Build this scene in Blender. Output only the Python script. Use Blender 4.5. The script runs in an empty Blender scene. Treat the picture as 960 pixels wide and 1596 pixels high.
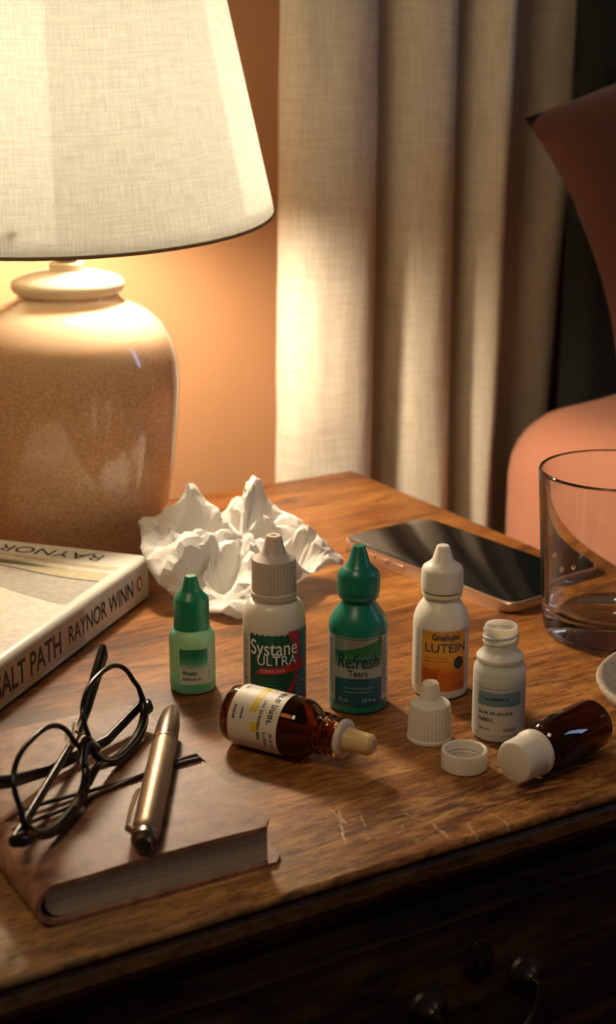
import bpy, bmesh, math, random
from mathutils import Vector, Matrix, noise

C = bpy.context.scene.collection
SC = bpy.context.scene
PI = math.pi
TZ = 0.62                                   # height of the nightstand top
ANG = math.radians(31)                      # the nightstand, wall and bed are turned by this much
U = Vector((math.cos(ANG), math.sin(ANG), 0))
V = Vector((-math.sin(ANG), math.cos(ANG), 0))
def uv(u, v, z=0): return U * u + V * v + Vector((0, 0, z))

# ------------------------------------------------------------------ camera, world, lights
cam = bpy.data.cameras.new('camera'); co = bpy.data.objects.new('camera', cam); C.objects.link(co)
co.location = (0, 0, TZ + 0.29); co.rotation_euler = (math.radians(90 - 16.657), 0, 0)
cam.sensor_fit = 'VERTICAL'; cam.sensor_height = 36; cam.lens = 2500 / 1596 * 36
cam.clip_start = 0.02
cam.dof.use_dof = True; cam.dof.focus_distance = 0.70; cam.dof.aperture_fstop = 12
SC.camera = co
SC.view_settings.view_transform = 'Standard'; SC.view_settings.look = 'None'
SC.view_settings.gamma = 1; SC.view_settings.use_curve_mapping = False
SC.view_settings.exposure = 0.0
SC.cycles.use_denoising = True
SC.cycles.sample_clamp_indirect = 6
SC.cycles.max_bounces = 14; SC.cycles.transmission_bounces = 12; SC.cycles.transparent_max_bounces = 12
w = bpy.data.worlds.new('room_ambient'); SC.world = w; w.use_nodes = True
bg = w.node_tree.nodes['Background']
bg.inputs['Color'].default_value = (1.0, 0.72, 0.44, 1); bg.inputs['Strength'].default_value = 0.048
def area(name, loc, target, sx, sy, power, col):
    l = bpy.data.lights.new(name, 'AREA'); l.shape = 'RECTANGLE'; l.size = sx; l.size_y = sy
    l.energy = power; l.color = col
    o = bpy.data.objects.new(name, l); C.objects.link(o); o.location = loc
    o.rotation_euler = (Vector(target) - Vector(loc)).to_track_quat('-Z', 'Y').to_euler()
    return o
# cool area light added for an assumed, unseen window far to the right, and a warm fill light added above and behind the viewer
area('assumed_window_light', (1.9, 0.75, 1.5), (0.1, 0.7, 0.65), 0.16, 0.8, 2.4, (0.45, 0.62, 1.0))
area('room_fill', (-0.5, -0.3, 2.3), (0, 0.6, 0.65), 0.5, 0.5, 9.0, (1.0, 0.74, 0.45))
BULB = 330.0                                # radiance of the bulb

# ------------------------------------------------------------------ node helpers and materials
class G:
    def __init__(s, name):
        s.m = bpy.data.materials.new(name); s.m.use_nodes = True; s.t = s.m.node_tree
        s.b = s.t.nodes['Principled BSDF']; s.out = s.t.nodes['Material Output']
    def n(s, typ, **kw):
        x = s.t.nodes.new(typ)
        for k, val in kw.items():
            if k.startswith('i_'):
                x.inputs[k[2:]].default_value = val
            else: setattr(x, k, val)
        return x
    def l(s, a, b): s.t.links.new(a, b)
    def set(s, **kw):
        for k, val in kw.items(): s.b.inputs[k.replace('_', ' ')].default_value = val
        return s
    def math(s, op, a, b=None, clamp=False):
        x = s.n('ShaderNodeMath', operation=op, use_clamp=clamp)
        for i, q in enumerate((a, b)):
            if q is None: continue
            if isinstance(q, (int, float)): x.inputs[i].default_value = q
            else: s.l(q, x.inputs[i])
        return x.outputs[0]
    def mix(s, f, a, b, blend='MIX'):
        x = s.n('ShaderNodeMix', data_type='RGBA', blend_type=blend)
        for sock, q in ((x.inputs[0], f), (x.inputs[6], a), (x.inputs[7], b)):
            if isinstance(q, (int, float)): sock.default_value = q
            elif isinstance(q, tuple): sock.default_value = q if len(q) == 4 else (*q, 1)
            else: s.l(q, sock)
        return x.outputs[2]
    def ramp(s, f, stops, interp='LINEAR'):
        x = s.n('ShaderNodeValToRGB'); x.color_ramp.interpolation = interp
        e = x.color_ramp.elements
        while len(e) < len(stops): e.new(0.5)
        for k, (p, c) in enumerate(stops):
            e[k].position = p; e[k].color = c if len(c) == 4 else (*c, 1)
        s.l(f, x.inputs[0]); return x.outputs[0]
    def coord(s, which='Object', scale=(1, 1, 1)):
        t = s.n('ShaderNodeTexCoord'); mp = s.n('ShaderNodeMapping')
        mp.inputs['Scale'].default_value = scale
        s.l(t.outputs[which], mp.inputs[0]); return mp.outputs[0]
    def noise(s, vec, scale=1.0, detail=4, rough=0.55, dist=0.0):
        x = s.n('ShaderNodeTexNoise'); x.inputs['Scale'].default_value = scale
        x.inputs['Detail'].default_value = detail; x.inputs['Roughness'].default_value = rough
        x.inputs['Distortion'].default_value = dist
        s.l(vec, x.inputs['Vector']); return x.outputs[0]
    def bump(s, h, strength=0.3, dist=0.001):
        x = s.n('ShaderNodeBump'); x.inputs['Strength'].default_value = strength
        x.inputs['Distance'].default_value = dist
        s.l(h, x.inputs['Height']); s.l(x.outputs[0], s.b.inputs['Normal']); return x.outputs[0]
    def base(s, c): s.l(c, s.b.inputs['Base Color'])

def plain(name, col, rough=0.45, metal=0.0, var=0.06, scale=60, **kw):
    g = G(name); g.set(Roughness=rough, Metallic=metal)
    f = g.noise(g.coord('Object'), scale, 3)
    lo = tuple(max(0, c * (1 - var)) for c in col); hi = tuple(min(1, c * (1 + var)) for c in col)
    g.base(g.mix(f, lo, hi)); g.set(**kw); return g.m

def plastic(name, col, rough=0.38, sss=0.5, rad=0.004):
    g = G(name); f = g.noise(g.coord('Object'), 90, 3)
    g.base(g.mix(f, tuple(c * 0.95 for c in col), tuple(min(1, c * 1.03) for c in col)))
    g.set(Roughness=rough, Subsurface_Weight=sss, Subsurface_Radius=(1.0, 0.7, 0.5), Subsurface_Scale=rad)
    g.bump(g.noise(g.coord('Object'), 400, 2), 0.04, 0.0003)
    return g.m

def glass(name, col, rough=0.02, ior=1.45, trans=1.0):
    g = G(name); f = g.noise(g.coord('Object'), 20, 2)
    g.base(g.mix(f, tuple(c * 0.98 for c in col), col))
    g.set(Roughness=rough, IOR=ior, Transmission_Weight=trans); return g.m

def wood(name, dark=False, scratched=True):
    g = G(name)
    big = g.noise(g.coord('Object', (3.0, 9.0, 9.0)), 2.2, 5, 0.6, 0.6)
    grain = g.noise(g.coord('Object', (26, 240, 120)), 1.0, 6, 0.66, 0.25)
    fine = g.noise(g.coord('Object', (70, 800, 400)), 1.0, 3, 0.6)
    fig = g.math('ADD', g.math('MULTIPLY', big, 0.55), g.math('MULTIPLY', grain, 0.5))
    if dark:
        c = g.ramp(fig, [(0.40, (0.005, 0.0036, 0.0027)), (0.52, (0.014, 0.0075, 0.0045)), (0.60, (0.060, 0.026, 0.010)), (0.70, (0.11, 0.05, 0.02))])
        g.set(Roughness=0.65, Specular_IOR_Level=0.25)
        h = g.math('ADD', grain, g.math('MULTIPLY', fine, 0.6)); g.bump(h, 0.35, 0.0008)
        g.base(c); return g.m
    c = g.ramp(fig, [(0.40, (0.050, 0.014, 0.003)), (0.48, (0.150, 0.047, 0.008)), (0.56, (0.275, 0.098, 0.016)), (0.68, (0.43, 0.190, 0.045))])
    c = g.mix(g.ramp(fine, [(0.36, (1, 1, 1)), (0.50, (0, 0, 0))]), c, g.mix(0.6, c, (0.06, 0.018, 0.005)))
    # dark old water marks and knots
    knot = g.noise(g.coord('Object', (18, 52, 20)), 1.0, 3, 0.55, 0.8)
    c = g.mix(g.ramp(knot, [(0.57, (0, 0, 0)), (0.68, (0.8, 0.8, 0.8))]), c, (0.075, 0.026, 0.009))
    # worn, scuffed bare wood: in short strokes along the grain
    wear = g.noise(g.coord('Object', (48, 190, 120)), 1.0, 7, 0.74, 0.5)
    zone = g.noise(g.coord('Object', (4.2, 5.5, 5)), 1.3, 3, 0.5)
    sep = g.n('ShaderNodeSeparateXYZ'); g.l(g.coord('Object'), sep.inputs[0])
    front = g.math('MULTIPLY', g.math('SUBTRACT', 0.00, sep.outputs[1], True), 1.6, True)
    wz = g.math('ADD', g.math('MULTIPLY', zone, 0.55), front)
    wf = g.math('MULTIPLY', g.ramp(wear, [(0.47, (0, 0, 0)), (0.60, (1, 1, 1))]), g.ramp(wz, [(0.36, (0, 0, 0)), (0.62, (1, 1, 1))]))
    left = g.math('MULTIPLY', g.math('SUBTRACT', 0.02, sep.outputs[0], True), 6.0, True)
    sheen = g.math('MULTIPLY', g.math('MULTIPLY', front, 2.4, True), g.math('ADD', 0.10, g.math('MULTIPLY', left, 0.75)))
    c = g.mix(sheen, c, g.mix(grain, (0.16, 0.08, 0.032), (0.52, 0.36, 0.20)))  # lampshade sheen painted into the worn front-left wood as a paler colour
    c = g.mix(g.math('MULTIPLY', wf, 0.75), c, (0.52, 0.27, 0.075))
    # individual scratches
    o = g.coord('Object')
    nz = g.n('ShaderNodeTexNoise'); nz.inputs['Scale'].default_value = 160; g.l(o, nz.inputs['Vector'])
    jit = g.n('ShaderNodeVectorMath', operation='MULTIPLY_ADD')
    g.l(nz.outputs['Color'], jit.inputs[0]); jit.inputs[1].default_value = (0.004, 0.004, 0.0); 
    g.l(o, jit.inputs[2])
    tot = None
    for (ax, ay, bx, by, wd) in (SCRATCHES if scratched else SCRATCHES[:1]):
        a = Vector((ax, ay, 0)); d = Vector((bx - ax, by - ay, 0)); L2 = d.length_squared
        s1 = g.n('ShaderNodeVectorMath', operation='SUBTRACT'); g.l(jit.outputs[0], s1.inputs[0]); s1.inputs[1].default_value = a
        fl = g.n('ShaderNodeVectorMath', operation='MULTIPLY'); g.l(s1.outputs[0], fl.inputs[0]); fl.inputs[1].default_value = (1, 1, 0)
        dt = g.n('ShaderNodeVectorMath', operation='DOT_PRODUCT'); g.l(fl.outputs[0], dt.inputs[0]); dt.inputs[1].default_value = d / L2
        t = g.math('MULTIPLY', dt.outputs['Value'], 1.0, True)
        pr = g.n('ShaderNodeVectorMath', operation='SCALE'); pr.inputs[0].default_value = d; g.l(t, pr.inputs['Scale'])
        s2 = g.n('ShaderNodeVectorMath', operation='DISTANCE'); g.l(fl.outputs[0], s2.inputs[0]); g.l(pr.outputs[0], s2.inputs[1])
        k = g.math('SUBTRACT', 1.0, g.math('DIVIDE', s2.outputs['Value'], wd), True)
        tot = k if tot is None else g.math('MAXIMUM', tot, k)
    brk = g.ramp(g.noise(g.coord('Object', (260, 260, 1)), 1.0, 2), [(0.38, (0, 0, 0)), (0.52, (1, 1, 1))])
    tot = g.math('MULTIPLY', tot, brk if scratched else 0.0)
    c = g.mix(g.math('MULTIPLY', tot, 0.9, True), c, (0.55, 0.34, 0.18))
    # fine pores and nicks
    pore = g.noise(g.coord('Object', (150, 520, 300)), 1.0, 4, 0.7)
    c = g.mix(g.math('MULTIPLY', g.ramp(pore, [(0.36, (1, 1, 1)), (0.47, (0, 0, 0))]), 0.6), c, (0.045, 0.014, 0.004))
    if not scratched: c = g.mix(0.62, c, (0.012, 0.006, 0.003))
    g.base(c); g.set(Specular_IOR_Level=0.36)
    h = g.math('ADD', g.math('MULTIPLY', grain, 0.5), g.math('MULTIPLY', fine, 0.35))
    h = g.math('SUBTRACT', h, g.math('MULTIPLY', wf, 0.3)); h = g.math('SUBTRACT', h, g.math('MULTIPLY', tot, 0.6))
    g.bump(h, 0.35, 0.0006)
    g.l(g.math('ADD', g.math('MULTIPLY', grain, 0.22), g.math('ADD', 0.33, g.math('MULTIPLY', wf, 0.15))), g.b.inputs['Roughness'])
    return g.m

def linen(name, col, thread, scale_u, translucent=0.0, tcol=None, slub=0.35, bumpd=0.0006, rough=0.9):
    g = G(name); g.set(Roughness=rough, Specular_IOR_Level=0.15)
    def threads(sx, sy, sc): return g.noise(g.coord('UV', (sx, sy, 1)), sc, 3, 0.6)
    warp = threads(scale_u, scale_u * 0.06, 1.0); weft = threads(scale_u * 0.06, scale_u, 1.0)
    wv = g.math('MULTIPLY', g.math('ADD', warp, weft), 0.5)
    s1 = g.ramp(threads(scale_u * 0.035, scale_u * 0.55, 1.0), [(0.66, (0, 0, 0)), (0.76, (1, 1, 1))])
    s2 = g.ramp(threads(scale_u * 0.55, scale_u * 0.035, 1.0), [(0.67, (0, 0, 0)), (0.77, (1, 1, 1))])
    sl = g.math('MULTIPLY', g.math('MAXIMUM', s1, s2), slub)
    f = g.ramp(wv, [(0.38, (0, 0, 0)), (0.62, (1, 1, 1))])
    c = g.mix(f, thread, col); c = g.mix(sl, c, tuple(x * 0.5 for x in thread))
    g.base(c); nrm = g.bump(wv, 0.5, bumpd)
    if translucent:
        tr = g.n('ShaderNodeBsdfTranslucent')
        tc = g.mix(f, tuple(x * 0.72 for x in tcol), tcol); tc = g.mix(sl, tc, tuple(x * 0.5 for x in tcol))
        g.l(tc, tr.inputs['Color']); g.l(nrm, tr.inputs['Normal'])
        mx = g.n('ShaderNodeMixShader'); mx.inputs[0].default_value = translucent
        g.l(g.b.outputs[0], mx.inputs[1]); g.l(tr.outputs[0], mx.inputs[2]); g.l(mx.outputs[0], g.out.inputs[0])
    return g.m

def grad(name, stops, axis='Y', rough=0.45):            # printed colour gradient across a label's UVs
    g = G(name); sep = g.n('ShaderNodeSeparateXYZ'); g.l(g.coord('UV'), sep.inputs[0])
    g.base(g.ramp(sep.outputs[axis], stops)); g.set(Roughness=rough); return g.m

# ------------------------------------------------------------------ mesh helpers
def link(name, me, mat=None, parent=None, smooth=None):
    o = bpy.data.objects.new(name, me); C.objects.link(o)
    if mat: me.materials.append(mat)
    if parent: o.parent = parent
    return o
def obj(name, bm, mat, parent=None, smooth=True, angle=40):
    bmesh.ops.recalc_face_normals(bm, faces=bm.faces)
    me = bpy.data.meshes.new(name)
    if smooth:
        for f in bm.faces: f.smooth = True
        for e in bm.edges:
            if len(e.link_faces) == 2 and e.calc_face_angle(0) > math.radians(angle): e.smooth = False
    bm.to_mesh(me); bm.free(); return link(name, me, mat, parent)
def thing(name, label, cat, loc=(0, 0, 0), rot=(0, 0, 0), group=None):
    o = bpy.data.objects.new(name, None); C.objects.link(o); o.empty_display_size = 0.02
    o.location = loc; o.rotation_euler = rot; o['label'] = label; o['category'] = cat
    if group: o['group'] = group
    return o
def tag(o, label, cat, group=None):
    o['label'] = label; o['category'] = cat
    if group: o['group'] = group
    return o
def structure(o): o['kind'] = 'structure'; return o

def add_box(bm, c, s, bev=0.0, seg=2):
    r = bmesh.ops.create_cube(bm, size=1, matrix=Matrix.Translation(c) @ Matrix.Diagonal((*s, 1)))
    if bev:
        ed = {e for v_ in r['verts'] for e in v_.link_edges}
        bmesh.ops.bevel(bm, geom=list(ed), offset=bev, segments=seg, profile=0.5, affect='EDGES')
def box(c, s, bev=0.0, seg=2):
    bm = bmesh.new(); add_box(bm, c, s, bev, seg); return bm
def add_lathe(bm, prof, n=48, ribs=None, closed=False):
    """revolve (r, z) about z; ribs = (depth, count, z0, z1); UV: metres round and along"""
    ul = bm.loops.layers.uv.verify(); rings = []; s = 0; ss = []
    for k, (r, z) in enumerate(prof):
        if k: s += math.hypot(r - prof[k-1][0], z - prof[k-1][1])
        ss.append(s); ring = []
        for i in range(n):
            a = 2 * PI * i / n; rr = r
            if ribs and ribs[2] <= z <= ribs[3] and r > 0.001: rr = r - ribs[0] * (1 if i % 2 else 0)
            ring.append(bm.verts.new((rr * math.cos(a), rr * math.sin(a), z)) if r > 1e-6 else None)
        if r <= 1e-6: ring = [bm.verts.new((0, 0, z))] * n
        rings.append(ring)
    rng = range(len(prof) if closed else len(prof) - 1)
    for k in rng:
        k2 = (k + 1) % len(prof); R = max(prof[k][0], prof[k2][0])
        for i in range(n):
            j = (i + 1) % n
            vs = []; uvs = []
            for q, (rg, kk, ii) in enumerate(((rings[k], k, i), (rings[k], k, j), (rings[k2], k2, j), (rings[k2], k2, i))):
                if rg[ii % n] in vs: continue
                vs.append(rg[ii % n]); uvs.append(((i + (1 if q in (1, 2) else 0)) / n * 2 * PI * R, ss[kk]))
            if len(vs) < 3: continue
            f = bm.faces.new(vs)
            for lp, t in zip(f.loops, uvs): lp[ul].uv = t
def lathe(prof, n=48, ribs=None, closed=False):
    bm = bmesh.new(); add_lathe(bm, prof, n, ribs, closed); return bm
def arc(cx, cz, r, a0, a1, n=6):
    return [(cx + r * math.cos(math.radians(a0 + (a1 - a0) * i / n)), cz + r * math.sin(math.radians(a0 + (a1 - a0) * i / n))) for i in range(n + 1)]
def add_tube(bm, pts, rad, n=10, cap=True, flat=1.0, up=None, closed=False):
    """sweep an ellipse along pts; rad may be a list; flat squeezes the second axis"""
    pts = [Vector(p) for p in pts]; rads = rad if isinstance(rad, (list, tuple)) else [rad] * len(pts)
    rings = []; prev = None; N = len(pts)
    for k, p in enumerate(pts):
        if closed: t = (pts[(k+1) % N] - pts[k-1]).normalized()
        else: t = (pts[min(k+1, N-1)] - pts[max(k-1, 0)]).normalized()
        if up is not None: a = (Vector(up) - t * t.dot(Vector(up))).normalized()
        elif prev is None:
            a = t.orthogonal().normalized()
        else: a = (prev - t * t.dot(prev)).normalized()
        prev = a; b = t.cross(a)
        rings.append([bm.verts.new(p + (a * math.cos(2*PI*i/n) + b * flat * math.sin(2*PI*i/n)) * rads[k]) for i in range(n)])
    for k in range(N if closed else N - 1):
        k2 = (k + 1) % N
        for i in range(n): bm.faces.new((rings[k][i], rings[k][(i+1) % n], rings[k2][(i+1) % n], rings[k2][i]))
    if cap and not closed:
        bm.faces.new(rings[0]); bm.faces.new(rings[-1])
def tube(*a, **k):
    bm = bmesh.new(); add_tube(bm, *a, **k); return bm
def prism(poly, z0, z1, bev=0.0, seg=2):
    bm = bmesh.new()
    a = [bm.verts.new((x, y, z0)) for x, y in poly]; b = [bm.verts.new((x, y, z1)) for x, y in poly]
    n = len(poly); bm.faces.new(a); bm.faces.new(b)
    caps = []
    for i in range(n): bm.faces.new((a[i], a[(i+1) % n], b[(i+1) % n], b[i]))
    if bev:
        ed = [e for e in bm.edges if abs(e.verts[0].co.z - e.verts[1].co.z) < 1e-7]
        bmesh.ops.bevel(bm, geom=ed, offset=bev, segments=seg, profile=0.5, affect='EDGES')
    return bm
def rrect(w_, h_, r, n=6):
    out = []
    for cx, cy, a0 in ((w_/2-r, h_/2-r, 0), (-w_/2+r, h_/2-r, 90), (-w_/2+r, -h_/2+r, 180), (w_/2-r, -h_/2+r, 270)):
        out += arc(cx, cy, r, a0, a0 + 90, n)
    return out

# print on curved or flat faces: warp maps label coordinates (x right, y up, metres) to local 3-D
def cyl(R, z0, phi, e=0.00018):
    def f(x, y, lift=0.0):
        a = phi + x / R
        return ((R + e + lift) * math.cos(a), (R + e + lift) * math.sin(a), z0 + y)
    return f
def patch(name, warp, x0, x1, y0, y1, mat, parent, lift=0.0, nx=20, ny=6, top=None, bot=None):
    bm = bmesh.new(); ul = bm.loops.layers.uv.verify(); g = []
    for i in range(nx + 1):
        x = x0 + (x1 - x0) * i / nx; ya = bot(x) if bot else y0; yb = top(x) if top else y1; col = []
        for j in range(ny + 1): col.append(bm.verts.new(warp(x, ya + (yb - ya) * j / ny, lift)))
        g.append(col)
    for i in range(nx):
        for j in range(ny):
            f = bm.faces.new((g[i][j], g[i+1][j], g[i+1][j+1], g[i][j+1])); f.smooth = True
            for lp, (a, b) in zip(f.loops, ((i, j), (i+1, j), (i+1, j+1), (i, j+1))): lp[ul].uv = (a / nx, b / ny)
    me = bpy.data.meshes.new(name); bm.to_mesh(me); bm.free()
    return link(name, me, mat, parent)
def letters(name, text, size, x, y, warp, mat, parent, lift=0.00012, bold=0.0, align='CENTER', sx=1.0, shear=0.0, rot=0.0):
    cu = bpy.data.curves.new(name, 'FONT'); cu.body = text; cu.size = 1.0; cu.align_x = align; cu.resolution_u = 4
    cu.offset = bold; cu.shear = shear
    t = bpy.data.objects.new(name, cu); C.objects.link(t)
    dg = bpy.context.evaluated_depsgraph_get(); me = bpy.data.meshes.new_from_object(t.evaluated_get(dg))
    C.objects.unlink(t); bpy.data.objects.remove(t); bpy.data.curves.remove(cu)
    bm = bmesh.new(); bm.from_mesh(me)
    cr, sr = math.cos(rot), math.sin(rot)
    for v_ in bm.verts:
        lx = v_.co.x * size * sx; ly = v_.co.y * size
        v_.co = warp(x + lx * cr - ly * sr, y + lx * sr + ly * cr, lift)
    bm.to_mesh(me); bm.free(); me.materials.clear()
    return link(name, me, mat, parent)
def fine_print(name, warp, x0, x1, y0, y1, rows, mat, parent, seed=0, lift=0.00012, fill=0.62):
    """rows of print too small to read: letter-like strokes grouped into words"""
    rnd = random.Random(seed); bm = bmesh.new(); dy = (y1 - y0) / rows
    def quad(a, b, c, d): bm.faces.new([bm.verts.new(warp(p, q, lift)) for p, q in ((a, b), (c, b), (c, d), (a, d))])
    for r in range(rows):
        h = dy * fill; gw = h * 0.55; st = h * 0.17; yb = y1 - (r + 0.75) * dy; x = x0; end = x1 - rnd.random() * (x1 - x0) * 0.2; word = rnd.randint(3, 8)
        while x + gw <= end + 1e-6:
            k = rnd.randint(0, 5); hh = h if rnd.random() < 0.4 else h * 0.72
            quad(x, yb, x + st, yb + hh)
            if k in (0, 1, 4): quad(x + gw - st, yb, x + gw, yb + h * 0.72)
            if k in (0, 2, 4): quad(x, yb + h*0.72 - st, x + gw, yb + h*0.72)
            if k in (1, 2, 3, 4): quad(x, yb, x + gw, yb + st)
            if k in (2, 5): quad(x, yb + h*0.36 - st/2, x + gw, yb + h*0.36 + st/2)
            x += gw * 1.38; word -= 1
            if word == 0: x += gw * 0.8; word = rnd.randint(2, 8)
    me = bpy.data.meshes.new(name); bm.to_mesh(me); bm.free(); return link(name, me, mat, parent)

# ------------------------------------------------------------------ dimensions of the nightstand (its own frame: x along the front, y to the wall)
NU0, NU1 = -0.02, 0.577; NV0, NV1 = 0.4335, 0.9015
NCU, NCV = (NU0 + NU1) / 2, (NV0 + NV1) / 2
def ns(x, y):                                   # world x, y on the top -> nightstand-local
    p = Vector((x, y, 0)); return p.dot(U) - NCU, p.dot(V) - NCV
SCRATCHES = []
for (a, b, wd) in (((0.0125, 0.5677), (0.0146, 0.5382), 0.0007), ((0.0212, 0.5644), (0.0230, 0.5441), 0.0007), ((0.0369, 0.5544), (0.0350, 0.5482), 0.0005),
                   ((0.0389, 0.5644), (0.0481, 0.5565), 0.0008), ((0.0481, 0.5565), (0.0531, 0.5457), 0.0010), ((0.0619, 0.5565), (0.0643, 0.5462), 0.0009),
                   ((0.0737, 0.5628), (0.0780, 0.5549), 0.0007), ((0.0851, 0.5660), (0.0861, 0.5628), 0.0006), ((0.0080, 0.5700), (0.0150, 0.5560), 0.0004)):
    SCRATCHES.append((*ns(*a), *ns(*b), wd))

M = {}
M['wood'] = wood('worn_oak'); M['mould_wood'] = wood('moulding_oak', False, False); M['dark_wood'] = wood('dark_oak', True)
def wall_mat():
    g = G('terracotta_paint'); f = g.noise(g.coord('Object'), 3, 4); k = g.noise(g.coord('Object'), 160, 3)
    g.base(g.mix(f, (0.53, 0.275, 0.135), (0.57, 0.30, 0.15))); g.set(Roughness=0.75, Specular_IOR_Level=0.25); g.bump(k, 0.12, 0.0006); return g.m
M['wall'] = wall_mat()
M['floor'] = wood('floor_wood', True)
M['shade'] = linen('shade_linen', (0.62, 0.56, 0.42), (0.50, 0.43, 0.28), 900, 0.68, (0.71, 0.735, 0.715), 0.5)
M['trim'] = plain('shade_trim', (0.24, 0.16, 0.075), 0.8)
M['curtain'] = linen('curtain_linen', (0.80, 0.735, 0.61), (0.63, 0.56, 0.44), 520, 0.0, None, 0.3, 0.0012)
def ceramic():
    g = G('glazed_stoneware'); o = g.coord('Object')
    sp = g.ramp(g.noise(o, 700, 3, 0.6), [(0.36, (0.50, 0.275, 0.14)), (0.55, (0.66, 0.39, 0.21)), (0.68, (0.74, 0.47, 0.28))])
    sep = g.n('ShaderNodeSeparateXYZ'); g.l(o, sep.inputs[0])
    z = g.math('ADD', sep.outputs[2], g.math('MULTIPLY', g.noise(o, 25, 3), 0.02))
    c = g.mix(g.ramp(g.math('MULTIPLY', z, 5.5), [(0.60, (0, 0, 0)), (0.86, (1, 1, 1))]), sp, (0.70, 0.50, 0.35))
    g.base(c); g.set(Roughness=0.13, Coat_Weight=0.6, Coat_Roughness=0.05); g.bump(g.noise(o, 350, 2), 0.05, 0.0004); return g.m
M['ceramic'] = ceramic()
M['cream_ceramic'] = plain('cream_glaze', (0.74, 0.62, 0.47), 0.18)
M['brass'] = plain('aged_brass', (0.42, 0.32, 0.16), 0.35, 1.0)
M['iron'] = plain('dark_iron', (0.07, 0.06, 0.05), 0.38, 0.9)
def bulb_mat():
    g = G('bulb_glow'); e = g.n('ShaderNodeEmission'); e.inputs[0].default_value = (1.0, 0.81, 0.58, 1); e.inputs[1].default_value = BULB
    g.l(e.outputs[0], g.out.inputs[0]); return g.m
M['bulb'] = bulb_mat()
M['salmon'] = plain('salmon_cotton', (0.56, 0.235, 0.145), 0.85, var=0.10, scale=30, Sheen_Weight=0.1)
M['rust'] = plain('rust_velvet', (0.085, 0.022, 0.010), 0.85, var=0.2, scale=25, Sheen_Weight=0.2)
M['headboard'] = plain('dark_green_cloth', (0.008, 0.010, 0.0075), 0.95, var=0.25, scale=200)
M['tissue'] = plain('tissue_paper', (0.86, 0.83, 0.77), 0.9, var=0.03)

# ------------------------------------------------------------------ the setting
bm = box((0, 0, 0), (3.6, 0.06, 2.5)); o = structure(obj('wall_back', bm, M['wall'], None, False))
o.location = uv(0.5, 1.01 + 0.03, 1.25); o.rotation_euler = (0, 0, ANG)
bm = box((0, 0, 0), (3.6, 2.8, 0.04)); o = structure(obj('floor', bm, M['floor'], None, False))
o.location = uv(0.5, 1.01 - 1.4, -0.02); o.rotation_euler = (0, 0, ANG)

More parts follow.
